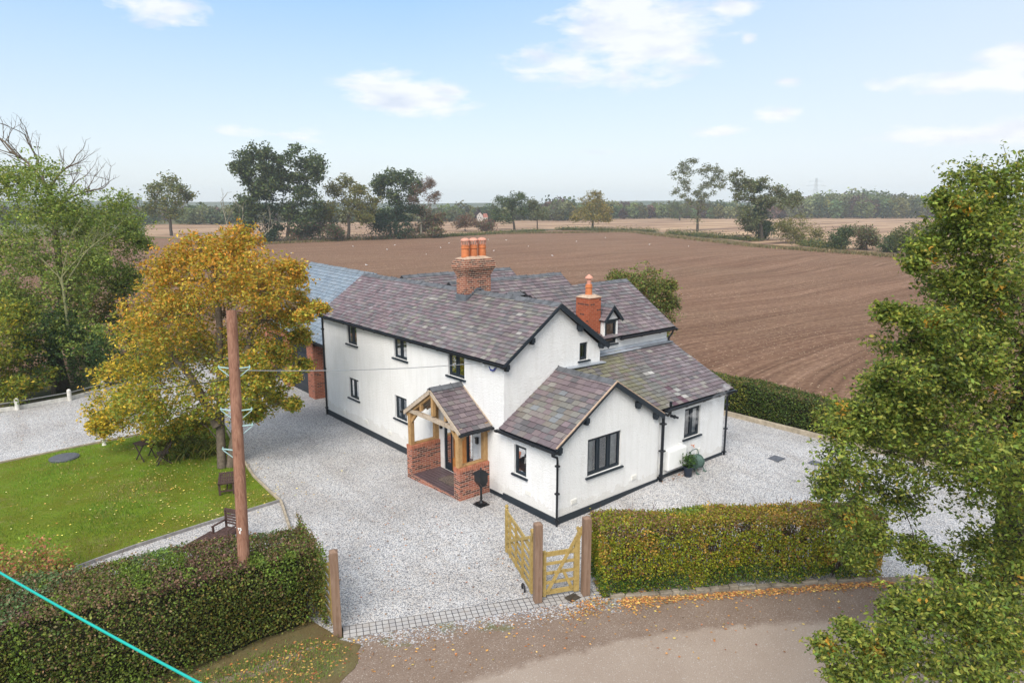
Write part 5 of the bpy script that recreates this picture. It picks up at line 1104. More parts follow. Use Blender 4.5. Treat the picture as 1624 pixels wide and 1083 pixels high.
hedge('long_hedge', [(-7.52, .70), (-9.4, 1.0), (-11.0, 1.2), (-12.6, 1.6), (-15.5, 2.6), (-19, 4.0)], (1.8, 2.3, 2.6, 2.6, 2.6, 2.6), (1.86, 1.95, 2.0, 2.0, 2.0, 2.0), 120000, .058, [(.105, .15, .03), (.145, .19, .036), (.19, .225, .045), (.065, .09, .025)], (4, 4, 3, 3), 'long dark green clipped hedge in the left foreground with a brown twiggy top', hl, core=.78, lumps=.2)
def hr(C, col, zf_, sf):
    w1, w2, w3 = waves(C, 1.2, 11), waves(C, 1.6, 12), waves(C, 3.0, 13); u = RNG.uniform(0, 1, len(C)); top_ = zf_ > .85
    col = blend(col, top_ & (u < .42 + .35 * sf), (.25, .145, .08)); col = blend(col, top_ & (w1 > .1) & (u < .5), (.30, .20, .05)); col = blend(col, (w3 > .6) & (u < .55), (.46, .29, .06)); col = blend(col, (~top_) & (u < .10), (.36, .20, .05)); col = blend(col, (zf_ < .3) & (w2 > -.2) & (u < .6), (.06, .12, .02)); col = blend(col, top_ & (w2 > 1.2) & (u < .5), (.16, .24, .05))
    return col
hedge('beech_hedge', [(-1.50, -3.05), (.6, -4.35), (2.6, -5.75), (4.0, -6.70), (4.7, -7.2)], (1.35, 1.4, 1.4, 1.4, 1.4), (1.76, 1.80, 1.80, 1.74, 1.7), 80000, .060, [(.27, .29, .022), (.21, .25, .022), (.33, .32, .03), (.12, .16, .02)], (4, 4, 3, 3), 'yellow-green clipped hedge turning orange, right of the small gate', hr, core=0, gaps=.28, lumps=.14)
def hb(C, col, zf_, sf):
    w1, w2 = waves(C, .9, 21), waves(C, 1.4, 22); u = RNG.uniform(0, 1, len(C)); col = blend(col, (w1 > .3) & (u < .5), (.20, .21, .035)); col = blend(col, (w2 > .5) & (u < .35), (.05, .09, .04)); col = blend(col, (zf_ > .93) & (u < .3), (.17, .13, .06)); return col
hedge('back_hedge', [(15.9, 12), (15.6, 7), (15.1, 3.2), (14.85, 0), (14.9, -3), (15.2, -7), (16, -12)], (1.5, 1.5, 1.5, 1.4, 1.3, 1.3, 1.3), (1.35, 1.45, 1.55, 1.45, 1.3, 1.3, 1.3), 70000, .085, [(.06, .10, .02), (.09, .14, .025), (.04, .065, .018), (.13, .15, .03)], (4, 3, 3, 2), 'mixed green hedge between the gravel and the ploughed field', hb, core=.78)

# grasses and small plants ------------------------------------------------
def blades(name, C, hgt, wid_, cols, wts, label, kind='stuff', cat=None, lean_=.35, patch=None):
    n = len(C); d = unit(RNG.normal(size=(n, 3)) * np.array([1, 1, 0])); hgt = hgt * (np.clip(1 + .5 * waves(C, 1.1, 77), .3, 1.8) if patch else 1.0); H_ = (hgt * RNG.uniform(.5, 1.3, n))[:, None]; top_ = C + np.array([0, 0, 1.0]) * H_ + d * H_ * lean_ * RNG.uniform(.2, 1.5, (n, 1)); s_ = np.stack([-d[:, 1], d[:, 0], 0 * d[:, 0]], 1) * wid_ / 2; mid = C + (top_ - C) * .55 + np.array([0, 0, .1]) * H_
    Q = np.stack([C - s_, C + s_, mid + s_ * .8, top_], 1); Q[:, 2] = mid + s_; col = palette(n, cols, wts, .22)
    if patch is not None: w1 = waves(C, .9, 41) + .5 * waves(C, 2.6, 43); col = blend(col, (w1 > .75) & (RNG.uniform(0, 1, n) < .75), patch, .25); col *= (1 + .16 * np.clip(waves(C, .45, 44), -1.5, 1.5))[:, None]
    o = quads(name, Q, col, LEAF); tag(o, label, cat, kind=kind); return o
def scatter(poly, n):
    xs = [p[0] for p in poly]; ys = [p[1] for p in poly]; out_ = np.empty((0, 2)); A = np.array(poly)
    while len(out_) < n:
        q = np.stack([RNG.uniform(min(xs), max(xs), n * 2), RNG.uniform(min(ys), max(ys), n * 2)], 1); ins = np.zeros(len(q), bool); j = len(A) - 1
        for i in range(len(A)):
            c = ((A[i, 1] > q[:, 1]) != (A[j, 1] > q[:, 1])) & (q[:, 0] < (A[j, 0] - A[i, 0]) * (q[:, 1] - A[i, 1]) / (A[j, 1] - A[i, 1] + 1e-12) + A[i, 0]); ins ^= c; j = i
        out_ = np.concatenate([out_, q[ins]])
    return out_[:n]
def lift(q, dz=0.0): return np.array([[x, y, gz(x, y) + dz] for x, y in q])
LV = [p for p in LAWN]
blades('lawn_blades', lift(scatter([p for p in LV if p[0] > -16] , 42000), .01), .05, .012, [(.095, .19, .02), (.135, .25, .025), (.20, .30, .045), (.28, .22, .09)], (4, 4, 2, .6), 'short green grass blades of the lawn', patch=(.30, .26, .10))
VG = [(-15, 1.0), (-11, -.15), (-8.15, -.6), (-7.75, -1.1), (-7.7, -1.5), (-8.3, -1.95), (-9.2, -2.05), (-11, -1.6), (-15, -.2)]
blades('verge_blades', lift(np.concatenate([scatter(VG, 9000), scatter(VG, 4000) + RNG.normal(0, .22, (4000, 2))]), .01), .07, .012, [(.11, .19, .03), (.17, .27, .04), (.25, .26, .09)], (4, 4, 2), 'grass blades of the verge below the long hedge', patch=(.20, .13, .08))
q = scatter([(16.0, -14), (15.9, -3), (16.5, 4), (16.8, 9), (17.9, 9), (17.7, 4), (17.1, -3), (17.4, -14)], 6500); q = q[waves(np.c_[q, 0 * q[:, 0]], .5, 5) > -.5]
blades('dry_grass', lift(q), .7, .02, [(.36, .25, .13), (.28, .20, .10), (.14, .15, .05)], (4, 3, 2), 'tall straw-coloured dry grass behind the back hedge')
# fallen leaves
def litter(name, q, sz, cols, wts, label, dz=.02):
    C = lift(q, dz); n = len(C); P_ = leaf_quads(C, sz, .75, .95, 0); P_[:, :, 2] = C[:, None, 2] + (P_[:, :, 2] - C[:, None, 2]) * .25 + np.abs(RNG.normal(0, .006, (n, 1))); o = quads(name, P_, palette(n, cols, wts, .25), 'leaf_litter'); tag(o, label, kind='stuff'); return o
BR = [(.42, .19, .065), (.50, .29, .10), (.28, .12, .05), (.60, .42, .12)]
a = scatter(VG, 1500) + RNG.normal(0, .15, (1500, 2)); b = scatter([(-7.6, -1.1), (-3.4, -3.0), (-1.2, -4.1), (-1.0, -5.0), (-3, -5.0), (-7.4, -3.3), (-8.3, -2.2)], 200)
b = np.concatenate([b, np.array([-2.6, -3.75]) + RNG.normal(size=(260, 2)) * np.array([.45, .18]), np.array([-1.2, -4.3]) + RNG.normal(size=(330, 2)) * np.array([.45, .22])])
t = RNG.uniform(0, 1, 1700); k_ = np.stack([-1.7 + t * 6.1, -4.0 - t * 3.95], 1) + RNG.normal(0, .04, (1700, 2)) + np.abs(RNG.normal(0, .13, (1700, 1))) * np.array([[-.54, -.84]])
litter('fallen_leaves', np.concatenate([a, b, k_, scatter([(-1.5, -4.5), (4.5, -8.5), (3, -10), (-3, -6)], 160)]), .07, BR, (4, 4, 2, 1), 'orange and brown fallen leaves along the kerb, verge and lane')
t = RNG.normal(size=(520, 2)) * np.array([2.1, 2.0]) + np.array([-8.1, 12.2]); litter('fallen_leaves', np.concatenate([t, np.array([-7.2, 8.2]) + RNG.normal(size=(160, 2)) * np.array([1.4, .5]), scatter([p for p in LV if p[0] > -16], 180)]), .065, [(.60, .46, .10), (.62, .52, .22), (.45, .25, .07)], (4, 3, 2), 'yellow fallen leaves on the lawn under the golden tree', .05)
litter('fallen_leaves', np.concatenate([scatter([(-7.3, -.5), (-3.3, -2.3), (-1.9, -.5), (-3, 6), (-5.2, 8)], 200), np.array([6.0, -.25]) + RNG.normal(size=(110, 2)) * np.array([.5, .12]), scatter([(-13, 18.4), (-5, 18.8), (-4, 27), (-12, 25.5)], 420)]), .06, [(.30, .14, .07), (.5, .26, .1), (.2, .1, .06)], (3, 2, 3), 'scattered brown leaves on the gravel')

# ------------------------------------------------------------------ left boundary trees and bushes
tb = gnd(98, 618); TD = depth(tb)
ASH = [(.18, .25, .055), (.24, .30, .065), (.32, .35, .075), (.10, .15, .04)]
def px_tree(name, bx, by, specs, label, spread=None, leaf=.12, nper=600, cols=ASH, wts=(4, 4, 2, 2), seed=1, dz=-.18, base=None, fill=0, **kw):
    b = base or gnd(bx, by); D = depth(b); sc_ = D / F; rj = random.Random(seed + 90)
    if fill: specs = list(specs) + [(q[0] + rj.gauss(0, q[2] * .7), q[1] + rj.gauss(0, q[2] * .6), q[2] * .75) for q in specs for _ in range(fill)]
    sp_ = spread if spread is not None else max(1.0, 30 * sc_)
    return tree(name, b, px_blobs(specs, D, sp_, seed=seed), leaf, nper, cols, wts, label, rgs=seed, **kw)
TL = px_tree('ash_tree', 98, 618, [(60, 300, 40), (30, 330, 46), (90, 330, 40), (10, 280, 30), (120, 370, 40), (60, 390, 50), (20, 400, 40), (100, 420, 40), (50, 455, 50), (10, 470, 40), (110, 480, 40), (80, 520, 44), (130, 540, 36), (140, 400, 26), (-30, 350, 60), (-40, 450, 60)], 'tall green ash tree at the left edge with ivy on its trunk', leaf=.15, nper=1250, sub=14, clump=.36, fill=1, sprig=6, r=.42, seed=5, bark='bark_dark', fork=.3, colfn=lambda C, col: blend(col, (waves(C, .8, 31) > 1.0) & (RNG.uniform(0, 1, len(C)) < .5), (.26, .30, .05)))
px_tree('ash_tree', 190, 590, [(165, 325, 26), (150, 350, 28), (185, 345, 26), (205, 365, 24), (170, 375, 30), (140, 420, 30), (190, 410, 30), (215, 385, 16), (180, 450, 26), (150, 470, 30), (205, 440, 18)], 'green ash tree with drooping leaves behind the dead pale branches', leaf=.15, nper=850, sub=12, clump=.36, fill=1, sprig=6, r=.25, seed=6, bark='bark_dark', base=tb + Vector((4.2, 2.6, 0)))
px_tree('ivy_bush', 70, 610, [(95, 560, 34), (60, 590, 34), (130, 585, 28), (90, 510, 30), (120, 530, 26), (60, 540, 30), (150, 560, 26)], 'dark ivy-covered bush around the trunks behind the white fence', leaf=.15, nper=900, sub=12, clump=.3, cols=[(.03, .06, .02), (.045, .085, .025), (.07, .12, .03)], wts=(3, 3, 1), seed=7, r=.1, limbs=False, base=tb + Vector((-.5, -.8, 0)))
px_tree('field_maple', 20, 620, [(10, 545, 30), (30, 575, 34), (-10, 590, 40), (50, 600, 24), (20, 615, 24), (-40, 560, 40), (40, 550, 18), (15, 500, 24)], 'yellow-green maple bush at the left edge behind the white fence', leaf=.17, nper=1100, sub=12, clump=.3, cols=[(.28, .28, .03), (.18, .22, .03), (.40, .30, .04), (.10, .15, .03)], wts=(3, 3, 1, 2), seed=8, r=.08, base=tb + Vector((-3.4, -.6, 0)))
px_tree('elder_bush', 170, 605, [(160, 530, 26), (190, 560, 30), (150, 590, 26), (205, 590, 26), (230, 570, 26), (180, 500, 22)], 'green and yellow leafed bush left of the golden tree', leaf=.15, nper=900, sub=12, clump=.3, cols=[(.08, .13, .03), (.05, .09, .02), (.25, .22, .04)], wts=(4, 3, 1.4), seed=9, r=.08, base=tb + Vector((3.4, .4, 0)))
px_tree('thorn_bush', 200, 560, [(210, 440, 28), (240, 470, 26), (200, 490, 26), (235, 420, 20), (250, 510, 24), (225, 540, 26), (190, 520, 20), (262, 440, 16), (270, 480, 18)], 'brown twiggy half leafless thorn bush between the ash and the golden tree', leaf=.10, nper=280, sub=22, clump=.3, cols=[(.12, .08, .055), (.16, .11, .07), (.10, .11, .04)], wts=(3, 2, 2), seed=10, r=.10, bark='twig', base=tb + Vector((6.2, 1.8, 0)))
px_tree('hawthorn', 40, 480, [(15, 505, 26), (45, 485, 24), (75, 505, 24), (5, 460, 20), (130, 505, 26), (165, 480, 22)], 'orange and green hawthorn scrub behind the ash trunk', leaf=.16, nper=700, sub=12, clump=.3, cols=[(.20, .15, .04), (.12, .12, .03), (.07, .08, .02), (.30, .2, .04)], wts=(2, 3, 2, 1), seed=12, r=.08, base=tb + Vector((.3, 3.2, 0)))
def dead_tree(name, start, dirs, r, depth_, seed, label, bark):
    """leafless limbs; the whole thing is one woody mesh with its trunk"""
    T_ = thing(name, start[0], label, 'dead tree'); m = MB(); rg = random.Random(seed); pts = [Vector(p) for p in start]; m.tube(pts, [r * (1 - .35 * i / len(pts)) for i in range(len(pts))], 9, False); m.build('trunk', bark, T_, smooth=True)
    m = MB()
    for (p, q, rr, L) in dirs:
        p = Vector(p); q = Vector(q); pp = limb(m, p, q, rr, rr * .5, .10, 6, 7, rg)
        for i in (3, 4, 5, 6, 7): bare(m, pp[i], (q - p).normalized() + Vector((rg.gauss(0, .5), rg.gauss(0, .5), rg.gauss(.3, .4))), L * rg.uniform(.6, 1), rr * .4, depth_, rg, .5, 5)
    m.build('branches', bark, T_, smooth=True)
D1 = TD + 1.5; db_ = tb + Vector((.8, 1.6, 0))
dead_tree('dead_tree', [db_, at(100, 500, D1), at(92, 400, D1), at(78, 300, D1)], [(at(78, 300, D1), at(15, 240, D1), 0.099, 1.7), (at(78, 300, D1), at(112, 262, D1), 0.074, 1.3), (at(85, 330, D1), at(160, 300, D1), 0.074, 1.2), (at(76, 310, D1), at(40, 215, D1), 0.068, 1.5), (at(30, 250, D1), at(-20, 210, D1), 0.062, 1.2), (at(90, 350, D1), at(125, 285, D1), 0.056, 1.2)], .20, 2, 3, 'dead grey tree whose bare branches rise over the green ash', 'bark')
D2 = TD - 1.5; db2_ = tb + Vector((1.3, -1.2, 0))
dead_tree('dead_tree', [db2_, at(108, 520, D2), at(98, 440, D2)], [(at(98, 445, D2), at(55, 400, D2), 0.042, .9), (at(98, 440, D2), at(150, 390, D2), 0.048, 1.0), (at(105, 450, D2), at(175, 370, D2), 0.042, 1.1), (at(98, 440, D2), at(120, 360, D2), 0.036, .9), (at(100, 460, D2), at(60, 350, D2), 0.030, .9)], .085, 2, 5, 'pale lichen-covered dead tree with crooked branches before the green ash', 'bark_lichen')
DG = GD + 8; g3 = gnd(395, 600)
dead_tree('dead_sapling', [Vector(tuple(at(390, 560, DG))) * 1.0 if False else gnd(372, 545), at(372, 420, depth(gnd(372, 545)))], [(at(372, 425, depth(gnd(372, 545))), at(350, 320, depth(gnd(372, 545))), .05, 1.2), (at(372, 430, depth(gnd(372, 545))), at(385, 330, depth(gnd(372, 545))), .05, 1.0), (at(374, 440, depth(gnd(372, 545))), at(432, 360, depth(gnd(372, 545))), .05, 1.3)], .10, 1, 8, 'thin dead tree whose bare tips show above the golden tree', 'bark_pale')
# shrubs in the garden
px_tree('garden_shrub', 290, 716, [(275, 700, 16), (300, 705, 18), (325, 698, 18), (338, 710, 12), (262, 708, 10)], 'low golden-green shrub at the foot of the golden tree', leaf=.09, nper=650, sub=10, clump=.3, cols=[(.14, .15, .03), (.24, .20, .04), (.09, .11, .02)], wts=(3, 2, 2), seed=13, r=.03, spread=.5)
q = np.array(gnd(312, 722)[:2]) + RNG.normal(size=(420, 2)) * np.array([.55, .3]); blades('daylily_leaves', lift(q), .45, .035, [(.14, .17, .03), (.28, .24, .06), (.09, .12, .03)], (3, 2, 2), 'arching strap leaves at the foot of the golden tree', kind=None, cat='plant', lean_=1.0)
px_tree('red_shrub', 60, 925, [(20, 885, 26), (55, 880, 30), (85, 890, 24), (40, 910, 32), (0, 905, 30), (75, 915, 26), (100, 905, 14), (-30, 900, 36)], 'low rounded shrub with red, yellow and green leaves on the lawn behind the hedge', leaf=.09, nper=600, sub=12, clump=.3, cols=[(.40, .14, .09), (.46, .34, .10), (.22, .30, .06), (.52, .26, .14)], wts=(2, 3, 5, 1.5), seed=14, r=.03, spread=.6, base=gnd(55, 930))
px_tree('rounded_bush', 1025, 545, [(1000, 455, 22), (1025, 448, 22), (1048, 462, 20), (1015, 480, 26), (1045, 495, 24), (984, 444, 14), (1060, 455, 9), (1040, 520, 20), (1000, 500, 24), (1060, 480, 12)], 'rounded green and rust bush standing behind the rear roof', leaf=.14, nper=1700, sub=20, clump=.34, fill=0, sprig=3, cols=[(.15, .19, .045), (.22, .25, .06), (.27, .16, .07), (.08, .10, .03)], wts=(4, 3, 2, 3), seed=15, r=.12, base=Vector((15.8, 11.6, -.15)))

def cpx(n, seed, *ell):
    """many small leaf masses spread over one or more ellipses of an open crown"""
    rg = random.Random(seed); out_ = []
    for (cx, cy, rx, ry, q, rr) in ell:
        for _ in range(int(n * q)):
            a = rg.uniform(0, 6.283); t = rg.uniform(.15, 1) ** .6; out_.append((cx + math.cos(a) * rx * t, cy + math.sin(a) * ry * t, rr * rg.uniform(.6, 1.35)))
    return out_
# ------------------------------------------------------------------ far trees along the field edge
DKG = [(.055, .085, .035), (.08, .115, .042), (.12, .15, .055), (.04, .06, .03)]
OLV = [(.16, .155, .045), (.20, .185, .055), (.10, .11, .04)]
BRN = [(.16, .09, .07), (.20, .125, .08), (.12, .10, .06)]
GRY = [(.13, .15, .07), (.17, .18, .085), (.10, .11, .06)]
GLD = [(.24, .19, .04), (.18, .17, .04), (.13, .13, .035), (.3, .22, .06)]
WW = (3, 3, 2)
FTG = 'trees along the far edge of the ploughed field'
def ft(name, bx, by, specs, label, cols=DKG, wts=None, leaf=.62, nper=350, sub=14, clump=.38, seed=1, r=.5, **kw):
    px_tree(name, bx, by, specs, label, leaf=leaf * (1.25 if nper < 290 else 1), nper=int(nper * 1.3), cols=cols, wts=wts or (3,) * len(cols), sub=sub, clump=clump, seed=seed, r=r, lr=.22, sprig=kw.pop('sprig', 3), fill=kw.pop('fill', 1), bark=kw.pop('bark', 'bark_dark'), group=FTG, **kw)
ft('oak_tree', 272, 374, [(262, 290, 14), (245, 300, 10), (285, 300, 12), (250, 318, 12), (275, 315, 14), (262, 335, 12), (295, 312, 8), (242, 335, 9)], 'yellow-green tree standing alone above the golden tree at the left', cols=[(.10, .13, .035), (.14, .16, .04), (.07, .09, .03), (.22, .2, .05)], seed=20, nper=260)
ft('oak_tree', 217, 345, [(217, 330, 9), (217, 318, 6)], 'small round tree on the skyline beside the left ash trees', seed=19, nper=200)
ft('ash_tree', 394, 384, cpx(50, 1, (408, 270, 32, 36, 1, 7), (392, 335, 20, 30, .4, 8)), 'tallest airy ash tree at the left of the big far clump, ivy on its trunk', seed=21, nper=110, sub=6, fill=0, clump=.5, sprig=3, fork=.2, spread=3)
ft('ash_tree', 455, 383, cpx(55, 2, (465, 270, 46, 36, 1, 7), (480, 330, 34, 28, .5, 8)), 'tall airy ash tree in the middle of the big far clump', seed=22, nper=110, sub=6, fill=0, clump=.5, sprig=3, fork=.2, spread=4, bark='bark')
ft('ivy_tree', 430, 384, [(428, 360, 10), (430, 335, 12), (425, 310, 10), (425, 378, 8)], 'dark ivy-wrapped trunk tree in the big far clump', cols=[(.02, .045, .02), (.03, .055, .022)], seed=23, nper=300)
ft('oak_tree', 553, 381, [(530, 300, 12), (550, 295, 13), (570, 305, 12), (540, 320, 16), (565, 325, 16), (585, 330, 10), (520, 330, 12), (550, 345, 14), (580, 345, 10), (515, 355, 12)], 'broad olive oak right of the tall far ash trees', cols=OLV, seed=24, nper=380)
ft('hawthorn', 510, 382, [(500, 362, 12), (520, 365, 12), (490, 370, 8), (470, 372, 8), (535, 370, 8)], 'low dark hawthorn between the tall ash and the olive oak', cols=DKG[:2] + BRN[:1], seed=25, nper=300, r=.15)
ft('oak_tree', 628, 377, cpx(40, 3, (628, 297, 36, 26, 1, 7)), 'dark spreading oak with clear gaps in its crown, left of the bare tree', seed=26, nper=120, sub=6, fill=0, clump=.45, sprig=3, spread=3)
ft('ivy_bush', 618, 378, [(600, 345, 14), (620, 340, 15), (638, 345, 14), (610, 362, 14), (632, 362, 14), (648, 330, 9)], 'dense dark evergreen bush below the spreading far oak', cols=[(.02, .045, .022), (.03, .06, .03)], seed=27, nper=420, r=.2)
ft('bare_tree', 668, 377, [(668, 300, 12), (680, 290, 8), (655, 320, 10), (685, 315, 9), (675, 335, 12)], 'thin leafless grey-brown tree at the right of the far clump', cols=BRN, seed=28, nper=50, sub=30, clump=.3, leaf=.3, bark='bark_pale', r=.3)
ft('thorn_bush', 680, 377, [(680, 355, 12), (695, 350, 9), (665, 362, 9), (692, 366, 8), (650, 368, 7)], 'round russet bush at the foot of the bare far tree', cols=GRY[:2] + BRN[:2], seed=29, nper=300, r=.12)
ft('thorn_bush', 738, 367, [(738, 352, 10), (728, 356, 7), (748, 352, 7)], 'dark red-brown bush left of the far red-roofed house', cols=BRN, seed=30, nper=320, r=.12)
ft('thorn_bush', 768, 366, [(770, 355, 7), (778, 358, 6), (762, 358, 6)], 'small brown-green bush just in front of the far red-roofed house', cols=BRN[:2] + GRY[:1], seed=31, nper=300, r=.12)
ft('oak_tree', 816, 365, [(800, 320, 9), (815, 312, 9), (828, 318, 8), (795, 335, 9), (812, 332, 10), (828, 335, 8), (802, 347, 8), (788, 345, 5)], 'dark round-headed oak behind the tall brick chimney, right', seed=32, nper=360)
ft('hawthorn', 852, 365, [(843, 322, 7), (858, 335, 8), (848, 342, 8), (865, 342, 6), (845, 330, 6)], 'smaller grey-green tree touching the round-headed far oak', cols=GRY, seed=33, nper=300, r=.25)
ft('oak_tree', 940, 362, [(940, 310, 7), (930, 318, 7), (952, 318, 7), (922, 335, 9), (940, 330, 9), (958, 333, 8), (915, 344, 7), (945, 345, 8), (962, 345, 6), (930, 345, 8)], 'golden tree standing alone on the far field edge', cols=GLD, seed=34, nper=340)
ft('ash_tree', 1106, 367, cpx(60, 4, (1105, 288, 42, 34, 1, 4.5), (1108, 335, 8, 14, .08, 5)), 'tall thin open-crowned ash at the right end of the skyline trees', cols=GRY, seed=35, r=.5, nper=34, sub=4, fill=0, clump=.6, sprig=2, leaf=.5, fork=.15, spread=4)
ft('oak_tree', 1078, 350, [(1072, 328, 9), (1085, 325, 9), (1078, 340, 9), (1092, 335, 8)], 'dark low oak behind the thin open-crowned ash', seed=36, nper=300)
ft('ivy_tree', 1204, 380, [(1200, 320, 9), (1206, 340, 12), (1200, 360, 12), (1212, 355, 10), (1204, 300, 5), (1195, 345, 10), (1210, 372, 8)], 'dark ivy-covered tree at the right, shaped like a column', cols=[(.025, .05, .022), (.04, .07, .03), (.055, .09, .035)], seed=37, nper=380, r=.4)
ft('ash_tree', 1208, 382, cpx(60, 5, (1175, 295, 20, 22, .4, 4.5), (1236, 314, 30, 16, .45, 4.5), (1200, 300, 22, 18, .15, 4), (1190, 345, 18, 20, .3, 6)), 'wide ragged ash with half bare branches around the ivy column', cols=GRY, seed=38, r=.5, nper=40, sub=4, fill=0, clump=.6, sprig=2, leaf=.5, fork=.2, spread=4)
for i, (bx, by, sp_, lb, cl_) in enumerate(((1262, 386, [(1250, 362, 12), (1270, 362, 13), (1285, 370, 9), (1258, 375, 10), (1240, 372, 9)], 'olive bush in the right hedgerow next to the ivy column', OLV), (1335, 395, [(1328, 378, 9), (1340, 375, 9), (1335, 385, 9)], 'small dark bush in the middle of the right hedgerow', DKG), (1375, 397, [(1370, 372, 9), (1380, 370, 8), (1372, 384, 9), (1385, 382, 7)], 'reddish green bush in the right hedgerow', BRN[:1] + GRY), (1412, 400, [(1405, 388, 9), (1418, 386, 9), (1412, 393, 8)], 'low dark bush left of the round bright bush in the hedgerow', DKG), (1455, 405, [(1445, 372, 14), (1465, 370, 14), (1455, 385, 17), (1475, 385, 12), (1438, 388, 10)], 'large round yellow-green bush in the right hedgerow', [(.10, .12, .035), (.14, .155, .05), (.08, .09, .03)]))):
    ft('hedgerow_bush', bx, by, [(a1_, b1_ - 2, c1_ * 1.25) for a1_, b1_, c1_ in sp_], lb, cols=cl_, seed=50 + i, nper=420, leaf=.4, r=.12)
ft('oak_tree', 1530, 402, [(1500, 335, 16), (1525, 330, 18), (1550, 340, 18), (1510, 355, 16), (1540, 360, 18), (1575, 350, 18)], 'dark oak standing behind the big near oak at the right', seed=60, nper=380, r=.5)
for i, (a_, b_, lb) in enumerate((((1275, 389), (1330, 396), 'low rough hedge joining the right hedgerow bushes'), ((1060, 371), (1200, 383), 'low rough hedge between the open ash and the ivy column'), ((885, 365), (1040, 368), 'low dark hedge running right from the lone golden tree'), ((700, 376), (860, 367), 'low grassy hedge below the round-headed far oak'), ((395, 386), (700, 377), 'tangled brown hedge below the big far clump'))):
    A_, B_ = np.array(gnd(*a_)), np.array(gnd(*b_)); n = 5200; t = RNG.uniform(0, 1, n); H_ = (1.9 if i < 3 else 2.3 if i == 4 else 1.2); C = A_ + (B_ - A_) * t[:, None] + RNG.normal(0, 1.0, (n, 3)) * np.array([1, 1, 0]); prof = .45 + .55 * (np.sin(t * 37) * np.sin(t * 91 + 1) * .5 + .5); C[:, 2] = -.1 + np.abs(RNG.normal(0, .45, n)) * H_ * prof
    T_ = thing('field_hedge', A_, lb, 'hedge', 'low hedges along the field edge'); quads('foliage', leaf_quads(C, .42, .6), palette(n, (BRN if i == 4 else OLV) + DKG, (3, 2, 2, 2, 2, 1, 1), .2), LEAF, T_)
q = []
for (a_, b_) in (((395, 388), (790, 371)), ((790, 371), (1000, 368)), ((1000, 368), (1200, 391)), ((1200, 391), (1490, 412))):
    A_, B_ = np.array(gnd(*a_)), np.array(gnd(*b_)); t = RNG.uniform(0, 1, (6500, 1)); q.append(A_ + (B_ - A_) * t + RNG.normal(0, 1.3, (6500, 3)) * np.array([1, 1, 0]))
blades('field_margin_grass', np.concatenate(q), .5, .16, [(.26, .19, .11), (.20, .16, .08), (.13, .13, .05)], (3, 3, 2), 'strip of straw-coloured grass along the far field edge', lean_=.8)

# distant woods, one mass of many crowns
def woods(name, spans, label, cols, seed):
    rg = random.Random(seed); P_ = []; K_ = []
    for (x0, x1, yb, yt0, yt1, dens) in spans:
        x = x0
        while x < x1:
            for row in range(2):
                b = gnd(x + rg.uniform(-3, 3), yb - row * 2.2 + rg.uniform(-.5, .5)); D = depth(b); ht = rg.uniform(yt0, yt1) * D / F * (1 + .1 * row); rad = ht * rg.uniform(.36, .6); n = int(dens); u = unit(RNG.normal(size=(n, 3))); C = np.array(b) + np.array([0, 0, ht * .52]) + u * np.array([rad, rad, ht * .5]) * RNG.uniform(.55, 1.05, (n, 1)) * (1 + .16 * np.sin(u[:, :1] * 9 + x) * np.sin(u[:, 2:] * 8)); C = C[C[:, 2] > 0]
                P_.append(leaf_quads(C, D * .0042, .7)); c = rg.choice(cols); K_.append(np.clip(np.array(c) * math.exp(rg.gauss(0, .3)) * RNG.lognormal(0, .2, (len(C), 1)), 0, 1))
            x += rg.uniform(5, 11)
    tag(quads(name, np.concatenate(P_), np.concatenate(K_), LEAF), label, kind='stuff')
WC = DKG[:3] + OLV[:1] + GRY[:2] + [(.10, .06, .05)]
woods('distant_wood', [(1225, 1500, 346.5, 24, 34, 260), (1290, 1400, 345, 28, 38, 240), (960, 1240, 347, 14, 24, 240), (1470, 1640, 346, 18, 30, 240)], 'distant mixed woodland on the horizon at the right', WC, 3)
woods('distant_wood', [(690, 960, 350, 12, 24, 230), (870, 905, 350, 28, 32, 260), (920, 1010, 345, 14, 22, 200)], 'distant trees on the horizon behind the chimneys', WC, 4)
woods('distant_wood', [(-60, 240, 356, 16, 26, 230), (290, 400, 356, 18, 32, 260), (200, 300, 350, 10, 18, 200), (400, 720, 352, 10, 20, 200)], 'distant trees on the horizon at the left', WC, 5)
# hills
m = MB(); rg = random.Random(4); top_ = []; n = 60
for i in range(n + 1): px_ = -300 + 2300 * i / n; hgt = 322.5 - (3.5 if px_ < 520 else 0) * math.sin(max(0, min(1, (px_ + 300) / 820)) * math.pi) - (4.5 * math.exp(-((px_ - 1050) / 110) ** 2)) + math.sin(i * 1.3) * .6; D = 1500; g = at(px_, 330, D); h = at(px_, hgt, D); top_.append((Vector((g.x, g.y, -1)), Vector((h.x, h.y, h.z)), Vector((g.x, g.y, -1)) + Vector(FW) * 60))
for a, b in zip(top_, top_[1:]): m.face([a[0], b[0], b[1], a[1]]); m.face([a[1], b[1], b[2], a[2]])
tag(m.build('hills', 'hill', smooth=True), 'low blue hills on the horizon', kind='structure')
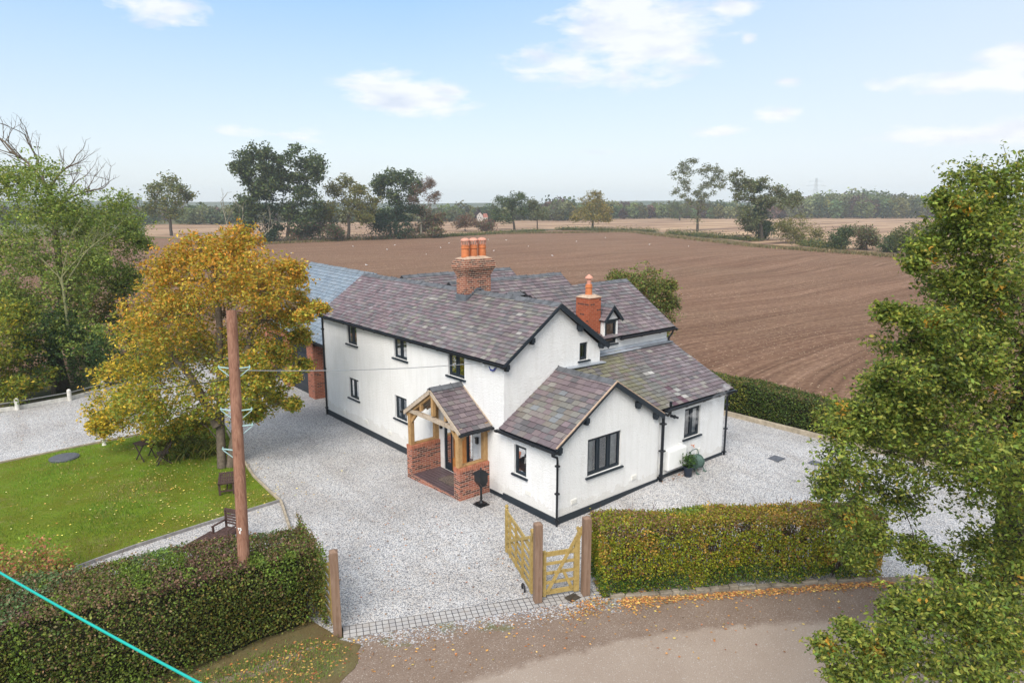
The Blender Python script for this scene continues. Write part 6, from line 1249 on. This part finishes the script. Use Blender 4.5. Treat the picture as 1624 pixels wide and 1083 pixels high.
# red-roofed far house
o = gnd(765, 351); HB = thing('farmhouse', o, 'far off farmhouse with a white gable and red roof among the trees', 'house'); d = Vector(RT); f = Vector(FW); S_ = depth(o) / F * .62
P_ = lambda u, v, z: o + d * u * S_ + f * v * S_ + Vector((0, 0, z * S_))
m = MB(); m.prism([P_(-14, -6, 0), P_(2, -6, 0), P_(2, -6, 14), P_(-6, -6, 22), P_(-14, -6, 14)], f * 14 * S_); m.prism([P_(2, -4, 0), P_(14, -4, 0), P_(14, -4, 10), P_(2, -4, 10)], f * 10 * S_); m.build('wall', 'cream_wall', HB)
m = MB(); m.face([P_(2.3, -4.6, 9.6), P_(14.5, -4.6, 9.6), P_(12, 1, 19), P_(2.3, 1, 19)]); m.face([P_(2.6, -6.4, 13.6), P_(2.6, 8, 13.6), P_(-6, 8, 22.4), P_(-6, -6.4, 22.4)]); m.face([P_(-14.6, -6.4, 13.6), P_(-14.6, 8, 13.6), P_(-6, 8, 22.4), P_(-6, -6.4, 22.4)]); m.build('roof', 'red_roof', HB)
for u, z in ((-10, 9), (-4, 9), (-7, 15), (6, 4), (11, 4)): m = MB(); m.box((-.001, -.001, -.001), (.001, .001, .001)) if False else m.prism([P_(u - 1, -6.2 if u < 2 else -4.2, z - 1.4), P_(u + 1, -6.2 if u < 2 else -4.2, z - 1.4), P_(u + 1, -6.2 if u < 2 else -4.2, z + 1.4), P_(u - 1, -6.2 if u < 2 else -4.2, z + 1.4)], f * .3 * S_); m.build('window', 'anthracite', HB)
# pylons
def pylon(px_, D, top_y, w_, label):
    b = at(px_, 345, D); b.z = -.2; H_ = (at(px_, top_y, D).z + .2); T_ = thing('pylon', b, label, 'pylon', 'electricity pylons on the horizon'); d = Vector(RT); f = Vector(FW); Z = Vector((0, 0, 1)); r_ = w_ * .0065
    def wd(t): return w_ * (.11 * (1 - t) ** 1.5 + .022)
    m = MB()
    for i in range(9):
        t0, t1 = i / 9, (i + 1) / 9
        for a in (-1, 1):
            for b2 in (-1, 1): m.beam(b + d * a * wd(t0) + f * b2 * wd(t0) + Z * H_ * t0, b + d * a * wd(t1) + f * b2 * wd(t1) + Z * H_ * t1, r_, r_)
            m.beam(b + d * a * wd(t0) + f * wd(t0) * -1 + Z * H_ * t0, b - d * a * wd(t1) + f * wd(t1) * -1 + Z * H_ * t1, r_ * .7, r_ * .7)
    m.build('tower', 'pylon_steel', T_)
    for t, wf in ((.62, .26), (.77, .34), (.90, .24)):
        c = b + Z * H_ * t; m = MB()
        for sg in (1, -1): m.beam(c, c + d * sg * w_ * wf, r_ * .8, r_ * .8); m.beam(c + Z * H_ * .05, c + d * sg * w_ * wf, r_ * .7, r_ * .7)
        m.build('cross_arm', 'pylon_steel', T_)
pylon(1290, 900, 283, 38, 'nearer and taller of the two grey electricity pylons on the horizon'); pylon(1315, 1200, 300, 36, 'farther and smaller of the two electricity pylons on the horizon')
# gulls
m = MB()
def gull():
    m.tube([(-.2, 0, .16), (-.12, 0, .17), (0, 0, .18), (.1, 0, .2), (.15, 0, .24)], [.015, .055, .075, .055, .04], 8); m.tube([(.13, 0, .25), (.17, 0, .29), (.21, 0, .29)], [.035, .042, .02], 8); m.m = 1; m.prism([(-.3, -.03, .18), (-.05, -.085, .21), (.06, -.07, .22), (.02, -.078, .16), (-.16, -.06, .15)], (0, .02, 0)); m.prism([(-.3, .03, .18), (-.05, .085, .21), (.06, .07, .22), (.02, .078, .16), (-.16, .06, .15)], (0, -.02, 0)); m.m = 2
    m.tube([(.2, 0, .29), (.25, 0, .28)], [.012, .003], 5); m.tube([(.0, .02, .12), (.01, .02, 0)], .006, 4); m.tube([(.0, -.02, .12), (.01, -.02, 0)], .006, 4)
gull(); G0 = m.build('gull', ['gull_white', 'gull_grey', 'terracotta']); tag(G0, 'white gull standing on the brown ploughed soil', 'gull', 'gulls feeding on the ploughed field'); rg = random.Random(6)
for i, (x, y) in enumerate([(462, 403), (626, 390), (614, 397), (699, 394), (712, 387), (676, 405), (581, 422), (774, 381), (803, 382), (783, 399), (876, 407), (1030, 389), (914, 384), (423, 405), (560, 392), (838, 392), (960, 378), (1092, 392)]):
    o = G0 if i == 0 else G0.copy()
    if i: COL.objects.link(o)
    o.location = gnd(x, y, -.03); o.rotation_euler = (0, 0, rg.uniform(0, 6.28)); o.scale = (1.05, 1.05, 1.05)

# steam from the boiler flue
s = bpy.data.materials.new('steam'); s.use_nodes = True; t_ = s.node_tree; t_.nodes.clear(); o_ = t_.nodes.new('ShaderNodeOutputMaterial'); pv = t_.nodes.new('ShaderNodeVolumePrincipled'); pv.inputs['Color'].default_value = (1, 1, 1, 1); tcn = t_.nodes.new('ShaderNodeTexCoord'); nn = t_.nodes.new('ShaderNodeTexNoise'); nn.inputs['Scale'].default_value = 4.5; nn.inputs['Detail'].default_value = 4; nn.inputs['Distortion'].default_value = .6
t_.links.new(tcn.outputs['Object'], nn.inputs['Vector']); mm = t_.nodes.new('ShaderNodeMath'); mm.operation = 'SUBTRACT'; mm.inputs[1].default_value = .50; t_.links.new(nn.outputs[0], mm.inputs[0]); m2 = t_.nodes.new('ShaderNodeMath'); m2.operation = 'MULTIPLY'; m2.inputs[1].default_value = 9; m2.use_clamp = False; t_.links.new(mm.outputs[0], m2.inputs[0]); m3 = t_.nodes.new('ShaderNodeMath'); m3.operation = 'MAXIMUM'; m3.inputs[1].default_value = 0; t_.links.new(m2.outputs[0], m3.inputs[0]); t_.links.new(m3.outputs[0], pv.inputs['Density']); t_.links.new(pv.outputs[0], o_.inputs['Volume']); MATS['steam'] = s
m = MB(); m.tube([(5.75, -.30, 2.25), (6.2, -.42, 2.22), (6.7, -.5, 2.32), (7.2, -.52, 2.55), (7.8, -.5, 2.8), (8.5, -.3, 3.1)], [.06, .22, .28, .24, .20, .12], 14); SM = m.build('steam', 'steam', org=(5.7, -.25, 2.3)); tag(SM, 'thin white steam drifting from the boiler flue past the window', kind='stuff')
# the air: pale haze round everything
hz = bpy.data.materials.new('haze'); hz.use_nodes = True; t_ = hz.node_tree; t_.nodes.clear(); o_ = t_.nodes.new('ShaderNodeOutputMaterial'); pv = t_.nodes.new('ShaderNodeVolumePrincipled'); pv.inputs['Color'].default_value = (.86, .94, 1, 1); pv.inputs['Density'].default_value = .00032; pv.inputs['Anisotropy'].default_value = .2; t_.links.new(pv.outputs[0], o_.inputs['Volume']); MATS['haze'] = hz
m = MB(); m.box((-2000, -900, -1.4), (2000, 2000, 50)); tag(m.build('haze', 'haze'), 'pale haze in the air', kind='stuff')
